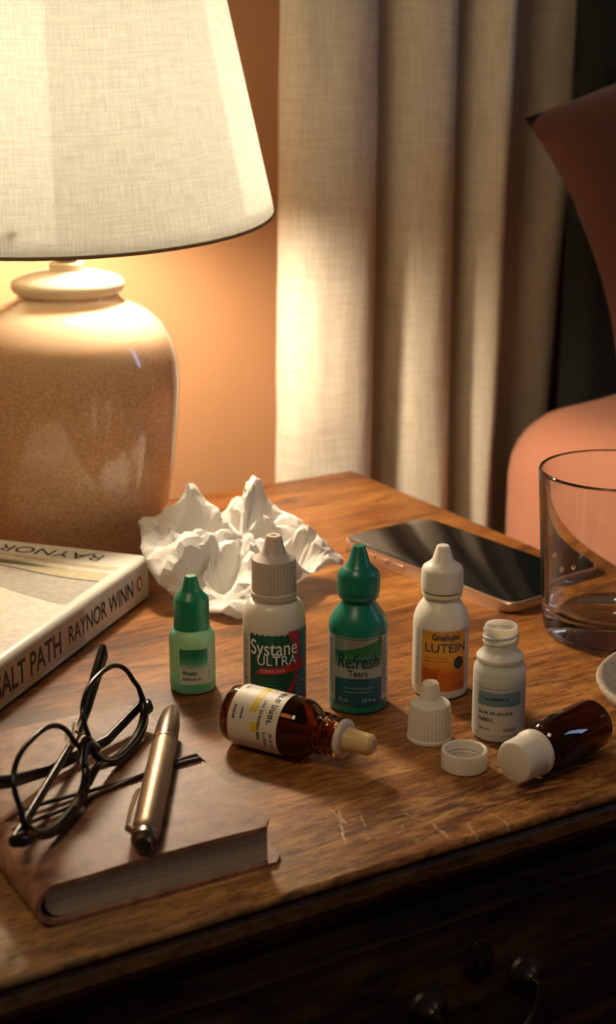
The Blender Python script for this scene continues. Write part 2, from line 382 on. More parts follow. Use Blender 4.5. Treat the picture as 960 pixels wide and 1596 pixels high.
# ------------------------------------------------------------------ nightstand
def nightstand():
    W, D = NU1 - NU0, NV1 - NV0
    t = thing('nightstand', 'old dark oak nightstand with a worn orange-brown top, carrying the lamp and bottles', 'nightstand', uv(NCU, NCV, 0), (0, 0, ANG))
    # top: a slab with a rounded front edge
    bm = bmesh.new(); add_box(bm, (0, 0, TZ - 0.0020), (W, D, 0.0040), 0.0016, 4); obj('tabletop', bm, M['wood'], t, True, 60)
    # moulding under the top: stepped cove, mitred ring
    prof = [(0.010, -0.0040), (0.010, -0.0062), (0.0030, -0.0064), (0.0014, -0.0080), (0.0012, -0.0125), (0.0028, -0.0155), (0.0068, -0.0178), (0.0110, -0.0205), (0.0125, -0.0235), (0.0165, -0.0250)]
    bm = bmesh.new(); rings = []
    for d, z in prof:
        a, b = W / 2 - d, D / 2 - d
        rings.append([bm.verts.new(p) for p in ((-a, -b, TZ + z), (a, -b, TZ + z), (a, b, TZ + z), (-a, b, TZ + z))])
    for k in range(len(prof) - 1):
        for i in range(4): bm.faces.new((rings[k][i], rings[k][(i+1) % 4], rings[k+1][(i+1) % 4], rings[k+1][i]))
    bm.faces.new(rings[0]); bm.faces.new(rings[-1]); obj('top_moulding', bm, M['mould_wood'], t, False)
    ins = 0.018; a, b = W / 2 - ins, D / 2 - ins; zt = TZ - 0.025; zb = 0.10
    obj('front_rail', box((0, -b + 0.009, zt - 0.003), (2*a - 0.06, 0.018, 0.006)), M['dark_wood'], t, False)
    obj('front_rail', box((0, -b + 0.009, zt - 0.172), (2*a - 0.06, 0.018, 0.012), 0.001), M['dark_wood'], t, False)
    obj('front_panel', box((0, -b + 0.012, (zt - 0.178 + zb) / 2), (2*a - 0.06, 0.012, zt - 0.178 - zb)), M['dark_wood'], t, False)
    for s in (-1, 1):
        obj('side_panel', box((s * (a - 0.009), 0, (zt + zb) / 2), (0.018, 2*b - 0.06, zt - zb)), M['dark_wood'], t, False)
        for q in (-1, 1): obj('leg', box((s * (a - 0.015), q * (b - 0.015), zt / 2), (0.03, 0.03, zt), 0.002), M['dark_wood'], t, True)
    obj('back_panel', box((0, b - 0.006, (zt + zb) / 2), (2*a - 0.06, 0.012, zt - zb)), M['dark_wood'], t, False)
    # drawer with a raised bead round its face
    dw, dh = 2*a - 0.064, 0.156; dz = zt - 0.007 - dh / 2; fy = -b - 0.004
    bm = bmesh.new(); add_box(bm, (0, fy + 0.010, dz), (dw, 0.020, dh), 0.003, 3)
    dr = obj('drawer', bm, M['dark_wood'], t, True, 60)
    for zz in (dz + dh/2 - 0.010, dz - dh/2 + 0.010):
        obj('bead', tube([(-dw/2 + 0.012, fy - 0.0005, zz), (dw/2 - 0.012, fy - 0.0005, zz)], 0.0022, 8), M['dark_wood'], dr)
    # the keyhole plate and bail pull stand right of the drawer's middle
    kx, kz = KEY[0], KEY[1]
    poly = [(0.0066*math.sin(q)*(1 + 0.12*math.cos(4*q)), 0.0100*math.cos(q)) for q in [2*PI*i/28 for i in range(28)]]
    bm = prism(poly, 0, 0.0016, 0.0005); bmesh.ops.rotate(bm, verts=bm.verts, matrix=Matrix.Rotation(PI/2, 3, 'X')); bmesh.ops.translate(bm, verts=bm.verts, vec=(kx, fy, kz))
    kp = obj('keyhole_plate', bm, M['iron'], dr)
    bm = prism(rrect(0.0028, 0.0080, 0.0012), 0, 0.0004); bmesh.ops.rotate(bm, verts=bm.verts, matrix=Matrix.Rotation(PI/2, 3, 'X')); bmesh.ops.translate(bm, verts=bm.verts, vec=(kx, fy - 0.0016, kz - 0.001))
    bl = plain('keyhole_black', (0.003, 0.003, 0.003), 0.9)
    obj('keyhole', bm, bl, dr)
    for s in (-1, 1):
        bm = lathe([(0, 0.0065), (0.0025, 0.006), (0.0036, 0.004), (0.0055, 0.003), (0.0085, 0.0018), (0.0092, 0)], 28)
        bmesh.ops.rotate(bm, verts=bm.verts, matrix=Matrix.Rotation(PI/2, 3, 'X')); bmesh.ops.translate(bm, verts=bm.verts, vec=(kx + s*0.0245, fy, kz - 0.0142))
        obj('rosette', bm, M['iron'], dr)
    pts = [(kx + 0.0245*math.cos(q), fy - 0.010, kz - 0.0142 - 0.024*math.sin(q)) for q in [PI*i/18 for i in range(19)]]
    pts = [(kx + 0.0245, fy - 0.003, kz - 0.0142)] + pts + [(kx - 0.0245, fy - 0.003, kz - 0.0142)]
    obj('drawer_pull', tube(pts, 0.0019, 10), M['iron'], dr)
    return t
KEY = (0.0696, TZ - 0.065)
nightstand()

# ------------------------------------------------------------------ bed, pillow, curtain
def headboard():
    x0, x1 = 0.806, 1.68
    bm = box((0, 0, 0), (x1 - x0, 0.034, 1.18), 0.012, 4)
    o = obj('headboard', bm, M['headboard'], None, True, 50); o.location = uv((x0 + x1)/2, 0.949, 0.62); o.rotation_euler = (0, 0, ANG)
    tag(o, 'tall dark green upholstered headboard on the wall right of the curtain', 'headboard')
headboard()
def bed():
    u0, u1, v0, v1, z0, z1 = 0.703, 1.70, -0.75, 0.925, 0.30, TZ + 0.030
    cu, cv = (u0 + u1)/2, (v0 + v1)/2
    t = thing('bed', 'bed with a salmon-pink covered mattress, beyond the phone and drinking glass', 'bed', uv(cu, cv, 0), (0, 0, ANG))
    bm = bmesh.new(); add_box(bm, (0, 0, 0), (u1 - u0, v1 - v0, z1 - z0), 0.055, 6)
    bmesh.ops.subdivide_edges(bm, edges=[e for e in bm.edges if e.calc_length() > 0.25], cuts=24, use_grid_fill=True)
    for v_ in bm.verts:
        n = noise.noise(v_.co * 9); v_.co += Vector((n, n, n * 0.8)) * 0.006
        if v_.co.z > 0.1: v_.co.z += 0.012 * math.exp(-((v_.co.x + (u1-u0)/2 - 0.19) / 0.09) ** 2)
        v_.co.z += (z0 + z1)/2
    obj('mattress', bm, M['salmon'], t, True, 80)
    obj('bed_base', box((0.02, 0, 0.20), (u1 - u0 - 0.10, v1 - v0 - 0.06, 0.19), 0.01), M['headboard'], t, True)
    for sx in (-1, 1):
        for sy in (-1, 1): obj('leg', box((sx*0.38, sy*0.70, 0.053), (0.05, 0.05, 0.106), 0.004), M['dark_wood'], t)
bed()
def cushion(name, w_, h_, th, mat, n=28, seed=3):
    """plump cushion: pinched corners, concave sides, piping seam; local x width, z height, y thickness, origin at top-left corner"""
    bm = bmesh.new(); grids = []
    for side in (1, -1):
        g = []
        for i in range(n + 1):
            row = []
            for j in range(n + 1):
                a, b = i / n * 2 - 1, j / n * 2 - 1
                x = a * (1 - 0.085 * (1 - b*b)) ; z = b * (1 - 0.10 * (1 - a*a))
                t = (max(0, (1 - a**2)) ** 0.55) * (max(0, (1 - b**2)) ** 0.55)
                p = Vector(((x + 1) * w_/2, 0, (z - 1) * h_/2))
                cr = noise.noise(Vector((p.x*14, side*2, p.z*14)) + Vector((seed, 0, 0)))
                p.y = -side * th/2 * t * (1 + 0.18 * cr) 
                edge = abs(a) == 1 or abs(b) == 1 or i in (0, n) or j in (0, n)
                if side == -1 and (i in (0, n) or j in (0, n)): row.append(grids[0][i][j])
                else: row.append(bm.verts.new(p))
            g.append(row)
        grids.append(g)
        for i in range(n):
            for j in range(n): bm.faces.new((g[i][j], g[i+1][j], g[i+1][j+1], g[i][j+1]))
    return obj(name, bm, mat, None, True, 100)
o = cushion('pillow', 0.46, 0.205, 0.12, M['rust'])
o.location = uv(0.675, 0.850, TZ + 0.236); o.rotation_euler = (Matrix.Rotation(ANG, 3, 'Z') @ Matrix.Rotation(math.radians(-10), 3, 'X') @ Matrix.Rotation(math.radians(-19), 3, 'Y')).to_euler()
tag(o, 'dark rust-red pillow leaning against the dark headboard', 'pillow')

def curtain():
    # fold section: (distance along the wall, distance to the wall side), crest to valley
    ctl = [(0.552, 0.962), (0.556, 0.948), (0.572, 0.940), (0.596, 0.936), (0.613, 0.942), (0.620, 0.956), (0.621, 0.974), (0.626, 0.988), (0.632, 0.980), (0.641, 0.960), (0.655, 0.944), (0.677, 0.938),
           (0.691, 0.947), (0.694, 0.966), (0.697, 0.986), (0.706, 0.993), (0.714, 0.978), (0.722, 0.955), (0.734, 0.944), (0.745, 0.952), (0.748, 0.972), (0.753, 0.992), (0.768, 0.996), (0.786, 0.990), (0.806, 0.982), (0.824, 0.986), (0.832, 0.998)]
    def cr(t):
        k = min(int(t), len(ctl) - 2); f = t - k
        p = [ctl[max(0, min(len(ctl) - 1, k + d))] for d in (-1, 0, 1, 2)]
        return [0.5 * (2*p[1][c] + (p[2][c] - p[0][c])*f + (2*p[0][c] - 5*p[1][c] + 4*p[2][c] - p[3][c])*f*f + (3*p[1][c] - p[0][c] - 3*p[2][c] + p[3][c])*f**3) for c in (0, 1)]
    bm = bmesh.new(); ul = bm.loops.layers.uv.verify(); nu, nz = 240, 64; z0, z1 = 0.012, 1.38; g = []; arcs = []
    for j in range(nz + 1):
        z = z0 + (z1 - z0) * j / nz; row = []; s = 0; prev = None; ar = []
        for i in range(nu + 1):
            q = i / nu; a, b = cr(q * (len(ctl) - 1))
            h = z - 0.62
            a += 0.006 * math.sin(3.1*h + 6*q) * (0.4 + q) + (h - 0.05) * 0.026 * (0.25 + 0.5*q)
            b = 0.972 + (b - 0.972) * (1 + 0.12*math.sin(5*h + 9*q))
            wr = noise.noise(Vector((q * 22, z * 9, 1.7))) * 0.0018 + noise.noise(Vector((q * 60, z * 30, 4.7))) * 0.0008
            hem = math.exp(-((q - 0.055)/0.05)**2) * max(0, min(1, (0.82 - z)*6)) * 0.0016 * math.sin(z*190 + 4*noise.noise(Vector((z*20, 0, 0))))
            p = uv(a, min(b + wr + hem, 1.004), z)
            if prev is not None: s += (p - prev).length
            prev = p; ar.append(s); row.append(bm.verts.new(p))
        g.append(row); arcs.append(ar)
    for j in range(nz):
        for i in range(nu):
            f = bm.faces.new((g[j][i], g[j][i+1], g[j+1][i+1], g[j+1][i]))
            for lp, (a, b) in zip(f.loops, ((j, i), (j, i+1), (j+1, i+1), (j+1, i))):
                lp[ul].uv = (arcs[nz//2][b], z0 + (z1 - z0) * a / nz)
    o = obj('curtain', bm, M['curtain'], None, True, 100)
    md = o.modifiers.new('thickness', 'SOLIDIFY'); md.thickness = 0.0018; md.offset = 0
    tag(o, 'beige linen curtain hanging in deep folds in front of the terracotta wall', 'curtain')
curtain()

# ------------------------------------------------------------------ lamp
def lamp():
    t = thing('table_lamp', 'lit table lamp with a glazed tan ceramic base and cream linen shade', 'lamp', (-0.1345, 0.8960, TZ))
    prof = [(0, 0), (0.0455, 0), (0.0475, 0.002), (0.0500, 0.012), (0.0535, 0.030), (0.0575, 0.055), (0.0603, 0.080), (0.0615, 0.098), (0.0607, 0.112),
            (0.0575, 0.124), (0.0515, 0.1335), (0.0430, 0.1402), (0.0350, 0.1440), (0.0300, 0.1462), (0.0284, 0.1485), (0.0282, 0.1505)]
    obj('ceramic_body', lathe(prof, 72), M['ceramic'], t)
    prof = [(0.0282, 0.1500), (0.0305, 0.1515), (0.0318, 0.1540), (0.0312, 0.1570), (0.0285, 0.1592), (0.0200, 0.1615), (0.0120, 0.1625), (0.0098, 0.1630), (0.0098, 0.1668), (0.0080, 0.1675), (0, 0.1675)]
    obj('neck_cap', lathe(prof, 56), M['cream_ceramic'], t)
    obj('stem', lathe([(0.0058, 0.166), (0.0058, 0.186), (0.008, 0.187), (0.0125, 0.190), (0.0135, 0.215), (0.011, 0.221), (0, 0.221)], 28), M['brass'], t)
    bz = 0.252
    bm = lathe([(0.011, 0.222), (0.0125, 0.229)] + arc(0, bz, 0.0225, -50, 90, 10), 24)
    for v_ in bm.verts: v_.co += Vector((0.020, 0.014, 0)) * max(0, v_.co.z - 0.222) / 0.030     # the bulb leans towards the curtain
    obj('bulb', bm, M['bulb'], t)
    # shade: slightly tipped towards the viewer
    P = Matrix.Translation((-0.004, 0, 0.1945)) @ Matrix.Rotation(math.radians(4.6), 4, 'X') @ Matrix.Rotation(math.radians(0.0), 4, 'Y')
    rb, rt, h = 0.1195, 0.0760, 0.200
    bm = lathe([(rb - (rb - rt) * k / 24, h * k / 24) for k in range(25)], 128)
    bmesh.ops.transform(bm, matrix=P, verts=bm.verts)
    sh = obj('lamp_shade', bm, M['shade'], t, True, 100)
    md = sh.modifiers.new('thickness', 'SOLIDIFY'); md.thickness = 0.0008; md.offset = 0
    for rr, zz in ((rb, 0.0), (rt, h)):
        bm = bmesh.new(); pr = arc(rr, zz, 0.0010, 0, 324, 9); add_lathe(bm, pr, 96, None, True)
        bmesh.ops.transform(bm, matrix=P, verts=bm.verts); obj('shade_trim', bm, M['trim'], sh)
    bm = bmesh.new()
    for k in range(3):
        a = 2*PI*k/3 + 0.5
        add_tube(bm, [(0.012*math.cos(a), 0.012*math.sin(a), 0.03), (rb*0.6*math.cos(a), rb*0.6*math.sin(a), 0.022), ((rb-0.0050)*math.cos(a), (rb-0.0050)*math.sin(a), 0.012)], 0.0011, 8)
    bm2 = [(0.0135, 0.027), (0.0155, 0.027), (0.0155, 0.031), (0.0135, 0.031)]
    add_lathe(bm, bm2, 28, None, True); bmesh.ops.transform(bm, matrix=P, verts=bm.verts)
    obj('shade_carrier', bm, M['brass'], sh)
lamp()

# ------------------------------------------------------------------ bottles
white = plastic('white_plastic', (0.80, 0.76, 0.69)); cap_grey = plastic('warm_white_cap', (0.62, 0.55, 0.47), 0.42)
milky = plastic('milky_plastic', (0.80, 0.77, 0.68), 0.3, 0.8, 0.008)
teal = plastic('teal_plastic', (0.010, 0.205, 0.145), 0.30, 0.15); green = plastic('green_plastic', (0.008, 0.215, 0.105), 0.35, 0.15)
paper = plain('label_paper', (0.74, 0.69, 0.60), 0.5); ink = plain('dark_ink', (0.02, 0.03, 0.045), 0.5); white_ink = plain('white_ink', (0.85, 0.83, 0.78), 0.5)
navy = plain('navy_ink', (0.012, 0.035, 0.085), 0.5); grey_ink = plain('grey_ink', (0.16, 0.16, 0.17), 0.5)
pale_ink = plain('pale_blue_ink', (0.35, 0.50, 0.55), 0.5); brown_ink = plain('brown_ink', (0.22, 0.07, 0.012), 0.5)
FACE = -PI / 2                                   # labels face the viewer (-y)

def nozzle_cap(z0, r, zs, zt, rn0, rn1, bottom_band=True, taper=0.96):
    """screw cap profile: skirt from z0 to zs, then a sloping shoulder and a tapering nozzle cover up to zt"""
    p = [(r*0.90, z0), (r, z0 + 0.0005)]
    if bottom_band: p += [(r, z0 + 0.0022), (r*0.965, z0 + 0.0027)]
    p += [(r*0.965*1.0, z0 + 0.0032), (r*taper, zs - 0.0008), (r*taper*0.93, zs + 0.0004), (rn0*1.30, zs + 0.0024), (rn0, zs + 0.0042), (rn1, zt - 0.0006), (rn1*0.82, zt), (0, zt)]
    return p
def bottle_body(R, zsh, rn, zn, zbase=0.0, ztop=None, soft=0.5):
    """cylinder, rounded shoulder to a neck of radius rn at zn"""
    h = zn - zsh; p = [(0, 0.0006), (R*0.86, 0.0), (R*0.96, 0.0007), (R, 0.0022), (R, zsh)]
    for k in range(1, 9):
        a = k / 8 * PI / 2; p.append((rn + (R - rn) * math.cos(a) ** 0.9, zsh + h * math.sin(a) ** 1.0))
    p.append((rn, zn + 0.001)); return p

# small clear green bottle
def green_bottle():
    t = thing('dropper_bottle', 'smallest standing bottle, translucent green with green cap beside the white book', 'bottle', (-0.0531, 0.6869, TZ), (0, 0, 0), group='eye drop bottles on the nightstand')
    R = 0.0106; g = glass('green_tinted_plastic', (0.34, 0.78, 0.54), 0.25, 1.36, 0.55)
    obj('body', lathe(bottle_body(R, 0.0245, 0.0066, 0.0300) + [(0.0066, 0.0325)], 48), g, t)
    liq = plastic('green_liquid', (0.10, 0.52, 0.30), 0.3, 0.4, 0.006)
    obj('liquid', lathe([(0, 0.0012), (R*0.90, 0.0012), (R*0.93, 0.0030), (R*0.93, 0.0055), (0, 0.0055)], 40), liq, t)
    obj('cap', lathe(nozzle_cap(0.0300, 0.0084, 0.0443, 0.0545, 0.0042, 0.0029, False), 64, (0.0004, 32, 0.031, 0.0432)), green, t)
    w_ = cyl(R, 0, FACE + 0.18); lab = patch('label', w_, -0.0072, 0.0086, 0.0055, 0.0225, grad('green_label', [(0.0, (0.55, 0.58, 0.50)), (0.42, (0.50, 0.60, 0.50)), (0.60, (0.06, 0.36, 0.21)), (0.8, (0.006, 0.20, 0.095)), (1, (0.005, 0.17, 0.08))]), t)
    patch('label_side', w_, 0.0062, 0.0086, 0.0055, 0.0225, plain('label_side_strip', (0.50, 0.60, 0.54), 0.5), lab, 0.00008, 4)
    di = plain('dark_green_ink', (0.02, 0.11, 0.06), 0.5)
    letters('lettering', 'Illusitc', 0.0026, -0.0058, 0.0105, w_, di, lab, align='LEFT', bold=0.02, lift=0.0002); fine_print('lettering', w_, -0.0058, 0.0040, 0.0074, 0.0094, 1, di, lab, 3, 0.0002)
    fine_print('lettering', cyl(R, 0, FACE + 0.18), 0.0066, 0.0082, 0.0065, 0.0215, 9, grey_ink, lab, 4, 0.0002)
green_bottle()

# tallest bottle with a green label, behind the amber vial
def tall_bottle():
    t = thing('dropper_bottle', 'tallest white dropper bottle with ribbed greyish cap and dark green label', 'bottle', (-0.0150, 0.6662, TZ), group='eye drop bottles on the nightstand')
    R = 0.0140
    obj('body', lathe(bottle_body(R, 0.0395, 0.0095, 0.0510) + [(0.0095, 0.0532)], 64), milky, t)
    p = [(0.0092, 0.0520), (0.0101, 0.0524), (0.0102, 0.0548), (0.0098, 0.0552), (0.00985, 0.0686), (0.0093, 0.0698), (0.0066, 0.0715), (0.0052, 0.0728), (0.0035, 0.0796), (0.0031, 0.0802), (0.0014, 0.0802), (0.0010, 0.0792), (0, 0.0792)]
    obj('cap', lathe(p, 80, (0.0005, 40, 0.0551, 0.0690)), cap_grey, t)
    w_ = cyl(R, 0, FACE)
    gm = grad('green_print', [(0, (0.006, 0.115, 0.062)), (0.5, (0.004, 0.090, 0.050)), (1, (0.006, 0.10, 0.055))])
    lab = patch('label', w_, -0.0112, 0.0205, 0.0035, 0.0385, gm, t, nx=34, top=lambda x: 0.0385 + 0.0006*math.sin(x*2400) + 0.0004*math.sin(x*4100))
    patch('label_side', w_, -0.0172, -0.0114, 0.0035, 0.0385, plain('label_side_paper', (0.66, 0.62, 0.50), 0.5), lab, 0, 8)
    fine_print('lettering', w_, -0.0165, -0.0125, 0.006, 0.037, 16, grey_ink, lab, 1)
    blue = grad('blue_print', [(0, (0.01, 0.05, 0.14)), (0.5, (0.02, 0.13, 0.26)), (1, (0.03, 0.20, 0.24))]); red = plain('red_print', (0.50, 0.022, 0.040), 0.45)
    patch('blue_panel', w_, 0.0085, 0.0205, 0.0035, 0.0395, blue, lab, 0.00008, 14, bot=lambda x: 0.0035, top=lambda x: 0.0395)
    # red swooshes
    patch('red_swoosh', w_, 0.0066, 0.0125, 0, 0, red, lab, 0.00014, 12, top=lambda x: 0.0400, bot=lambda x: 0.0398 - max(0, (x - 0.0066)) * 3.2 if x < 0.0115 else 0.0240)
    patch('red_swoosh', w_, -0.0088, 0.0150, 0, 0, red, lab, 0.00018, 20, bot=lambda x: 0.0205 + 0.0018 * ((x + 0.0088)/0.0238) ** 2 - 0.0002, top=lambda x: 0.0205 + 0.0030 * min(1, (x + 0.0090)/0.004) + 0.0030 * ((x + 0.0088)/0.0238) ** 2)
    patch('red_swoosh', w_, 0.0015, 0.0120, 0, 0, red, lab, 0.00020, 16, bot=lambda x: 0.0050 + 0.0155 * ((x - 0.0015)/0.0105) ** 1.5 - 0.0028*(1 - (x-0.0015)/0.0105), top=lambda x: 0.0075 + 0.0155 * ((x - 0.0015)/0.0105) ** 1.35)
    letters('lettering', 'Systane', 0.0098, -0.0108, 0.0295, w_, white_ink, lab, align='LEFT', bold=0.010, sx=0.74, lift=0.0003)
    letters('lettering', 'ULTRA', 0.0064, -0.0076, 0.0248, w_, white_ink, lab, align='LEFT', bold=0.004, sx=0.92, lift=0.0003)
    letters('lettering', 'LUBRICANT', 0.0021, -0.0060, 0.02145, w_, plain('pink_ink', (0.80, 0.50, 0.48), 0.5), lab, align='LEFT', sx=1.0, lift=0.0003, bold=0.01)
    fine_print('lettering', w_, -0.0100, 0.0040, 0.0135, 0.0195, 4, plain('pale_green_ink', (0.16, 0.38, 0.26), 0.5), lab, 2, 0.0003, 0.35)
    fine_print('lettering', w_, 0.0105, 0.0150, 0.006, 0.019, 7, pale_ink, lab, 5, 0.0003, 0.4)
tall_bottle()

# teal bottle
def teal_bottle():
    t = thing('dropper_bottle', 'dark teal-green dropper bottle with matching cap standing in the middle of the row', 'bottle', (0.0223, 0.6677, TZ), group='eye drop bottles on the nightstand')
    R = 0.0133
    p = [(0, 0.0006), (R*0.88, 0), (R*0.97, 0.0008), (R, 0.0024), (R, 0.0385), (R*0.975, 0.0408), (R*0.86, 0.0440), (R*0.70, 0.0468), (0.0078, 0.0490), (0.0069, 0.0505), (0.0069, 0.0540)]
    obj('body', lathe(p, 64), teal, t)
    obj('cap', lathe([(0.0070, 0.0512), (0.0088, 0.0516), (0.0092, 0.0526), (0.0090, 0.0540), (0.0095, 0.0546), (0.0095, 0.0612), (0.0089, 0.0634), (0.0066, 0.0655), (0.0052, 0.0668), (0.0029, 0.0742), (0.0024, 0.0749), (0, 0.0749)], 72, (0.0003, 36, 0.0547, 0.0612)), teal, t)
    w_ = cyl(R, 0, FACE)
    lab = patch('label', w_, -0.0190, 0.0190, 0.0060, 0.0365, plain('silver_label', (0.46, 0.47, 0.42), 0.35, 0.1), t, nx=40)
    m = grad('teal_print', [(0.0, (0.006, 0.075, 0.115)), (0.33, (0.010, 0.105, 0.135)), (0.40, (0.02, 0.14, 0.16)), (0.42, (0.40, 0.42, 0.37)), (0.54, (0.38, 0.42, 0.36)), (0.62, (0.16, 0.33, 0.20)), (0.76, (0.02, 0.19, 0.065)), (1.0, (0.015, 0.15, 0.05))])
    patch('front_panel', w_, -0.0115, 0.0112, 0.0045, 0.0362, m, lab, 0.00008, 24)
    patch('silver_swoosh', w_, -0.0112, 0.0095, 0, 0, plain('silver_print', (0.34, 0.36, 0.32), 0.3, 0.3), lab, 0.00014, 20, bot=lambda x: 0.0302 + 0.0050*((x + 0.0112)/0.0207)**1.5, top=lambda x: 0.0357)
    patch('green_bar', w_, -0.0104, -0.0070, 0.0312, 0.0350, plain('pale_green_print', (0.20, 0.32, 0.22), 0.4), lab, 0.0002, 4)
    letters('lettering', 'Refresh', 0.0090, -0.0004, 0.0226, w_, navy, lab, bold=0.010, sx=0.70, shear=0.15, lift=0.0003)
    letters('lettering', 'Tears', 0.0040, -0.0004, 0.0188, w_, navy, lab, bold=0.006, sx=0.95, lift=0.0003)
    letters('lettering', 'Lubricant', 0.0023, -0.0002, 0.0166, w_, ink, lab, bold=0.01, sx=1.05, lift=0.0003)
    fine_print('lettering', w_, -0.0070, 0.0075, 0.0105, 0.0142, 2, pale_ink, lab, 7, 0.0003, 0.4)
    letters('lettering', '15 mL', 0.0022, -0.0098, 0.0066, w_, pale_ink, lab, align='LEFT', bold=0.01, lift=0.0003); letters('lettering', '0.5 fl oz', 0.0022, 0.0014, 0.0066, w_, pale_ink, lab, align='LEFT', bold=0.01, lift=0.0003, sx=0.9)
    for s in (-1, 1): fine_print('lettering', w_, (0.0118 if s > 0 else -0.0170), (0.0172 if s > 0 else -0.0120), 0.008, 0.035, 15, grey_ink, lab, 9 + s)
teal_bottle()

# white bottle with the orange label
def orange_bottle():
    t = thing('dropper_bottle', 'white dropper bottle with an orange label, in front of the phone', 'bottle', (0.0604, 0.6824, TZ), group='eye drop bottles on the nightstand')
    R = 0.0128
    obj('body', lathe([(0, 0.0008), (R*0.80, 0), (R*0.94, 0.0012), (R, 0.0040), (R, 0.0330), (R*0.985, 0.0362), (R*0.92, 0.0395), (R*0.80, 0.0425), (0.0086, 0.0447), (0.0078, 0.0458), (0.0078, 0.0500)], 64), white, t)
    obj('seal_ring', lathe([(0.0080, 0.0470), (0.0090, 0.0472), (0.0092, 0.0482), (0.0088, 0.0492), (0.0080, 0.0494)], 48, None, True), plain('ivory_ring', (0.72, 0.66, 0.40), 0.4), t)
    obj('cap', lathe([(0.0085, 0.0496), (0.0094, 0.0500), (0.0096, 0.0515), (0.00945, 0.0590), (0.0088, 0.0606), (0.0065, 0.0622), (0.0048, 0.0638), (0.0030, 0.0698), (0.0025, 0.0704), (0, 0.0704)], 72, (0.0003, 36, 0.0512, 0.0592)), white, t)
    w_ = cyl(R, 0, FACE + 0.06)
    m = grad('orange_print', [(0, (0.50, 0.12, 0.015)), (0.14, (0.52, 0.13, 0.012)), (0.28, (0.55, 0.11, 0.010)), (0.38, (0.68, 0.23, 0.018)), (0.55, (0.78, 0.36, 0.045)), (0.8, (0.75, 0.36, 0.05)), (1, (0.66, 0.28, 0.035))])
    lab = patch('label', w_, -0.0108, 0.0108, 0.0052, 0.0338, m, t, nx=24)
    letters('lettering', 'Gnaliupe', 0.0042, 0.0005, 0.0298, w_, navy, lab, bold=0.018, sx=0.85, lift=0.0003)
    letters('lettering', 'LUTEIN', 0.0060, 0.0006, 0.0240, w_, plain('slate_ink', (0.06, 0.075, 0.10), 0.5), lab, bold=0.010, sx=0.98, lift=0.0003)
    fine_print('lettering', w_, -0.0094, 0.0030, 0.0190, 0.0222, 2, brown_ink, lab, 11, 0.0003, 0.4)
    fine_print('lettering', w_, -0.0094, -0.0010, 0.0112, 0.0164, 3, brown_ink, lab, 12, 0.0003, 0.55)
    letters('lettering', 'lutein', 0.0027, 0.0072, 0.0074, w_, brown_ink, lab, bold=0.01, lift=0.0003, rot=0.12)
    bm = bmesh.new(); vs = [bm.verts.new(w_(0.0068 + 0.0025*math.cos(q), 0.0185 + 0.0031*math.sin(q), 0.0002)) for q in [2*PI*i/24 for i in range(24)]]; bm.faces.new(vs)
    em = obj('round_emblem', bm, plain('emblem_ink', (0.02, 0.045, 0.05), 0.5), lab, False)
    bm = bmesh.new(); vs = [bm.verts.new(w_(0.0068 + 0.0013*math.cos(q), 0.0187 + 0.0016*math.sin(q)*(1 + 0.3*math.cos(2*q)), 0.0003)) for q in [2*PI*i/16 for i in range(16)]]; bm.faces.new(vs)
    for s in (1, -1): fine_print('lettering', w_, (0.0117 if s > 0 else -0.0150), (0.0150 if s > 0 else -0.0118), 0.007, 0.034, 20, grey_ink, lab, 13 + s)
    bm.free()
orange_bottle()

# loose white nozzle cap
t = thing('dropper_closure', 'loose ribbed white nozzle cap standing before the orange-labelled bottle', 'cap', (0.0520, 0.6313, TZ))
obj('ribbed_skirt', lathe([(0.0082, 0.0012), (0.0088, 0), (0.0097, 0.0003), (0.0097, 0.0016), (0.0095, 0.0020), (0.0090, 0.0152), (0.0084, 0.0165), (0.0058, 0.0178), (0.0040, 0.0186)], 72, (0.0005, 36, 0.0019, 0.0156)), white, t)
obj('nozzle_cover', lathe([(0.0058, 0.0178), (0.0046, 0.0188), (0.0036, 0.0252), (0.0031, 0.0259), (0.0013, 0.0259), (0.0010, 0.0250), (0, 0.0250)], 40), white, t)

# small flat cap, open side up
t = thing('screw_closure', 'flat white screw cap lying open side up beside the fallen amber bottle', 'cap', (0.0642, 0.6025, TZ))
obj('cap_shell', lathe([(0, 0), (0.0088, 0), (0.0095, 0.0007), (0.0096, 0.0072), (0.0094, 0.0083), (0.0088, 0.0086), (0.0082, 0.0082), (0.0080, 0.0022), (0, 0.0018)], 96, (0.00024, 48, 0.0008, 0.0071)), white, t)
helix = [(0.0079*math.cos(q), 0.0079*math.sin(q), 0.0030 + 0.0036*q/(4*PI)) for q in [4*PI*i/60 for i in range(61)]]
obj('screw_thread', tube(helix, 0.0004, 6), white, t)
obj('liner', lathe([(0, 0.0024), (0.0072, 0.0024), (0.0072, 0.0017), (0, 0.0017)], 36), cap_grey, t)

